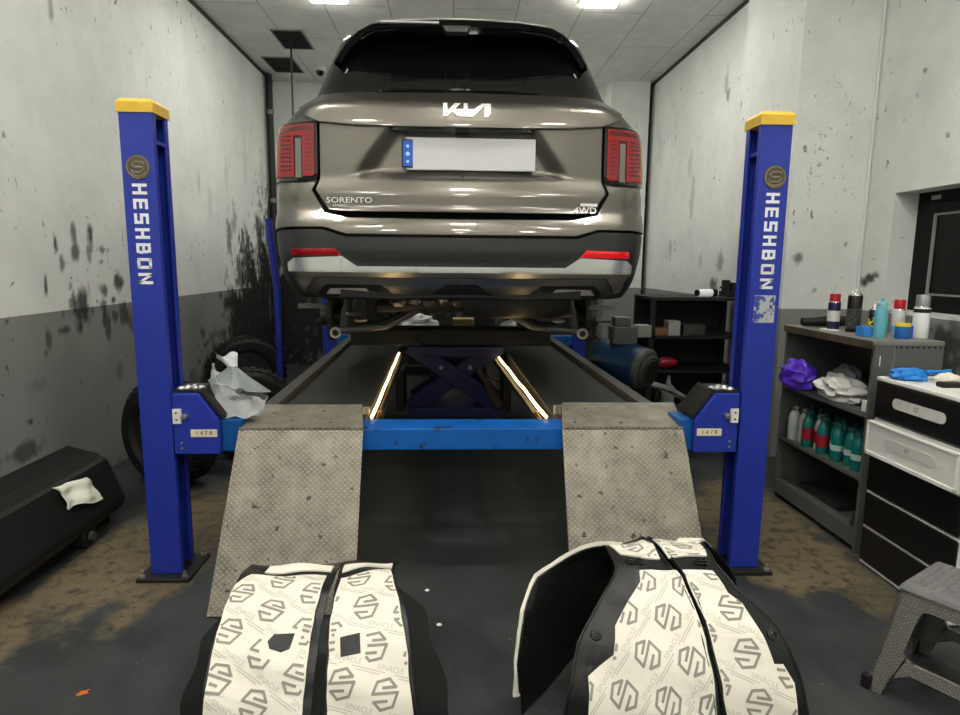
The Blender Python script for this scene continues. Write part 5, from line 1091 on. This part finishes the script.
# ------------------------------------------------------------------ back right: workbench and compressor
wb = thing('workbench', 'dark metal workbench with open shelves behind the right lift post', 'workbench', (1.98, 5.2, 0))
wk = mat('bench_black', (10, 10, 10), .6, .0)
mb = MB(); mb.box(1.58, 2.40, 4.95, 5.43, 1.165, 1.195); part('bench_top', mb, mat('bench_top_dark', (24, 24, 24), .6, var=.2), wb, bevel=.005)
for x, y in ((1.60, 4.97), (2.36, 4.97), (1.60, 5.39), (2.36, 5.39)):
    mb = MB(); mb.box(x-.02, x+.02, y-.02, y+.02, 0, 1.165); part('leg', mb, wk, wb)
for z in (.28, .60, .88):
    mb = MB(); mb.box(1.58, 2.40, 4.95, 5.41, z-.02, z); part('bench_shelf', mb, wk, wb)
mb = MB(); mb.box(1.58, 2.40, 5.405, 5.42, .02, 1.165); part('back_panel', mb, wk, wb)
fl = thing('work_lamp', 'white cylindrical hand lamp lying on the dark workbench', 'lamp', (2.05, 5.05, 1.196))
mb = MB(); mb.cyl((1.985, 5.03, 1.226), (2.11, 5.07, 1.226), .03, n=20); part('lamp_tube', mb, mat('lamp_white', (240, 240, 238), .35, emit=(1, 1, 1), estr=.25), fl, smooth=40)
mb = MB(); mb.cyl((2.11, 5.07, 1.226), (2.15, 5.083, 1.226), .034, n=20); part('lamp_head', mb, wk, fl, smooth=40)
mb = MB(); mb.cyl((1.97, 5.025, 1.226), (1.985, 5.03, 1.226), .026, n=20); part('end_cap', mb, wk, fl, smooth=40)
vs_ = thing('bench_vice', 'black clamp standing on the right end of the workbench beside the hand lamp', 'vice', (2.27, 5.12, 1.196)); mb = MB(); mb.box(2.22, 2.32, 5.06, 5.18, 1.196, 1.24); part('vice_base', mb, wk, vs_, bevel=.006)
mb = MB(); mb.box(2.23, 2.26, 5.06, 5.16, 1.24, 1.33); mb.box(2.28, 2.31, 5.06, 5.16, 1.24, 1.31); part('jaw', mb, wk, vs_, bevel=.005); mb = MB(); mb.cyl((2.20, 5.11, 1.27), (2.34, 5.11, 1.27), .01, n=10); part('screw', mb, iron, vs_)
def sbox(name, b, m, label, cat): mb = MB(); mb.box(*b); return tag(mb.build(name, m, bevel=.004), label, cat)
sbox('white_carton', (1.74, 1.84, 4.98, 5.10, .881, 1.0), mat('carton_white', (150, 150, 146), .6), 'small white carton on the upper shelf of the dark workbench', 'carton')
sbox('brown_box', (1.63, 1.735, 4.97, 5.12, .881, .94), mat('box_brown', (120, 84, 52), .6), 'low brown box left of the white carton on the workbench shelf', 'box')
sbox('grey_case', (1.87, 2.05, 4.99, 5.15, .881, .97), mat('case_grey', (52, 52, 52), .5), 'dark grey case right of the white carton on the workbench shelf', 'case')
mb = MB(); mb.tube([(1.62, 5.02, .775), (1.72, 5.0, .765), (1.86, 4.98, .735), (1.93, 4.98, .70)], .03, n=12, rs=[.03, .045, .05, .02]); mb.v = [(x, y, z-.0) for x, y, z in mb.v]
mb = MB(); mb.blob((1.76, 5.06, .65), (.10, .045, .045), amp=.15, seed=5, n=22, flat=.601); tag(mb.build('red_case', mat('red_plastic', (132, 16, 30), .4), smooth=50), 'red plastic case on the middle shelf of the dark workbench', 'case')
t = thing('plastic_funnel', 'dull white funnel on the low shelf of the dark workbench', 'funnel', (1.78, 5.02, .2805)); mb = MB(); mb.lathe([(.05, 0), (.055, .16), (.05, .17), (.02, .2), (.014, .27)], (1.78, 5.02, .2805)); part('funnel_cup', mb, mat('funnel_white', (128, 130, 130), .5), t, smooth=40)
mb = MB(); mb.grid(lambda u, v: (1.56+.34*u, 4.78+.05*v, .51-.10*u-.05*u*u+.03*v+.012*math.sin(u*3)), 14, 4); mb.grid(lambda u, v: (1.56+.34*u, 4.79+.05*v, .495-.10*u-.05*u*u+.03*v), 14, 4)
t = thing('trim_panel', 'curved grey trim piece leaning before the dark workbench', 'car part', (1.73, 4.8, 0)); part('trim_strip', mb, mat('trim_grey', (120, 122, 120), .4), t, smooth=60)
mb = MB(); mb.box(1.60, 1.625, 4.79, 4.82, 0, .49); part('trim_leg', mb, wk, t); mb = MB(); mb.box(1.86, 1.885, 4.79, 4.82, 0, .36); part('trim_leg', mb, wk, t)
t = thing('metal_drum', 'small dull metal canister on the floor before the workbench', 'canister', (1.62, 4.35, 0)); mb = MB(); mb.lathe([(.09, 0), (.10, .01), (.10, .38), (.09, .40), (.03, .42), (.03, .45), (0, .45)], (1.62, 4.35, 0)); part('canister_body', mb, mat('drum_grey', (72, 74, 70), .4, .4, var=.3), t, smooth=35)
cp = thing('air_compressor', 'dark blue air compressor tank beside the right runway', 'compressor', (1.25, 4.6, 0))
cblue = mat('tank_blue', (16, 50, 82), .5, var=.3, vscale=7); ax = Vector((.50, -.62, -.12)).normalized(); c0 = Vector((1.27, 4.56, .73))
mb = MB(); mb.lathe([(0, -.26), (.09, -.25), (.145, -.20), (.155, -.16), (.155, .14), (.15, .18)], c0, ax, n=32); part('tank', mb, cblue, cp, smooth=40)
mb = MB(); mb.lathe([(.152, .17), (.150, .20), (.11, .235), (.05, .25), (0, .252)], c0, ax, n=32); ec = part('tank_end', mb, mat('grille_grey', (74, 76, 74), .5), cp, smooth=40)
mb = MB()
for k in range(7): mb.lathe([(.02+.018*k, .2505-.0035*k*k/4), (.026+.018*k, .2555-.0035*k*k/4)], c0, ax, n=28)
part('vent_ring', mb, wk, ec)
mb = MB(); mb.box(1.17, 1.34, 4.48, 4.66, .87, 1.0); mb.box(1.18, 1.30, 4.50, 4.62, 1.0, 1.07); part('pump_block', mb, mat('pump_grey', (98, 100, 96), .45, .4, var=.3), cp, bevel=.008)
mb = MB()
for k in range(6): mb.box(1.165, 1.345, 4.475, 4.665, .885+.018*k, .890+.018*k)
part('cooling_fin', mb, MATS['pump_grey'], cp)
mb = MB(); mb.box(1.345, 1.45, 4.50, 4.62, .92, 1.01); part('filter_box', mb, mat('filter_grey', (130, 132, 126), .5), cp, bevel=.006)
for x, y in ((1.14, 4.74), (1.20, 4.70), (1.36, 4.46), (1.42, 4.44)):
    mb = MB(); mb.box(x-.02, x+.02, y-.02, y+.02, 0, .66); part('leg', mb, wk, cp)
mb = MB(); mb.tube([(1.17, 4.6, 1.03), (1.08, 4.62, 1.03), (1.05, 4.66, .95), (1.12, 4.7, .86)], .012, n=8); part('air_pipe', mb, iron, cp, smooth=50)
# behind, under the car: low table at the back wall with white bag, boxes
tb = thing('back_table', 'low dark table at the back wall, glimpsed under the car', 'table', (.15, 8.3, 0))
mb = MB(); mb.box(-1.0, 1.2, 8.0, 8.7, .47, .50); part('table_top', mb, wk, tb)
for x in (-.95, 1.15):
    for y in (8.05, 8.65): mb = MB(); mb.box(x-.025, x+.025, y-.025, y+.025, 0, .47); part('leg', mb, wk, tb)
mb = MB(); mb.blob((-.45, 8.2, .62), (.25, .14, .15), amp=.25, seed=51, n=36, flat=.5015); tag(mb.build('white_sack', mat('sack_white', (240, 240, 238), .5, bump=.5), smooth=40), 'crumpled white plastic sack far behind under the car, left of the box', 'sack')
sbox('cardboard_box', (.0, .28, 8.08, 8.35, .501, .73), mat('cardboard', (168, 144, 104), .7), 'brown cardboard box far behind under the car', 'box')
sbox('white_carton', (.31, .50, 8.08, 8.3, .501, .60), mat('carton_clean', (200, 200, 198), .5), 'flat white carton far behind under the car, right of the cardboard box', 'carton')
mb = MB(); mb.blob((.93, 8.3, .58), (.34, .2, .14), amp=.05, seed=3, n=30, flat=.5015); tag(mb.build('grey_cover', mat('cover_grey', (112, 112, 110), .4), smooth=60), 'rounded grey cover far behind under the car, right of the white carton', 'cover')
t = thing('bucket', 'pale plastic bucket on the floor seen through the scissor jack', 'bucket', (.46, 6.4, 0)); mb = MB(); mb.lathe([(.095, 0), (.115, .42), (.125, .42), (.125, .45), (.11, .45), (.09, .02), (0, .02)], (.46, 6.4, 0), n=32); part('bucket_body', mb, mat('bucket_pale', (176, 174, 160), .5, var=.2), t, smooth=35)
mb = MB(); mb.tube([(.34, 6.4, .40), (.36, 6.28, .30), (.46, 6.24, .26), (.56, 6.28, .30), (.58, 6.4, .40)], .005); part('bucket_handle', mb, iron, t, smooth=40)
t = thing('spray_bottle', 'small pale bottle on the floor seen through the jack, left of centre', 'bottle', (-.22, 6.0, 0)); mb = MB(); mb.lathe([(.04, 0), (.045, .22), (.02, .26), (.02, .3), (0, .3)], (-.22, 6.0, 0)); part('bottle_body', mb, capw, t, smooth=40)
# floor litter
mb = MB(); mb.patch([(-.022, -.004), (-.008, -.014), (.004, -.010), (.022, -.006), (.012, .006), (.018, .014), (.002, .010), (-.012, .016)], lambda a, b, d: (-1.241+a, 1.979+b, .004+d+.003*math.sin(a*90)), -.001, .001, ss=.01, ts=.01); tag(mb.build('dry_leaf', mat('leaf_orange', (206, 104, 46), .7)), 'small dry orange leaf on the dark floor at bottom left', 'leaf')
for i, (x, y) in enumerate(((-.11, 2.62), (-.05, 2.35))):
    mb = MB(); mb.blob((x, y, .005), (.010, .007, .005), amp=.3, seed=i, n=12, flat=.001); tag(mb.build('paper_scrap', capw), ['tiny white scrap on the floor between the ramps', 'tiny pale scrap on the floor just right of the narrow liners'][i], 'scrap')
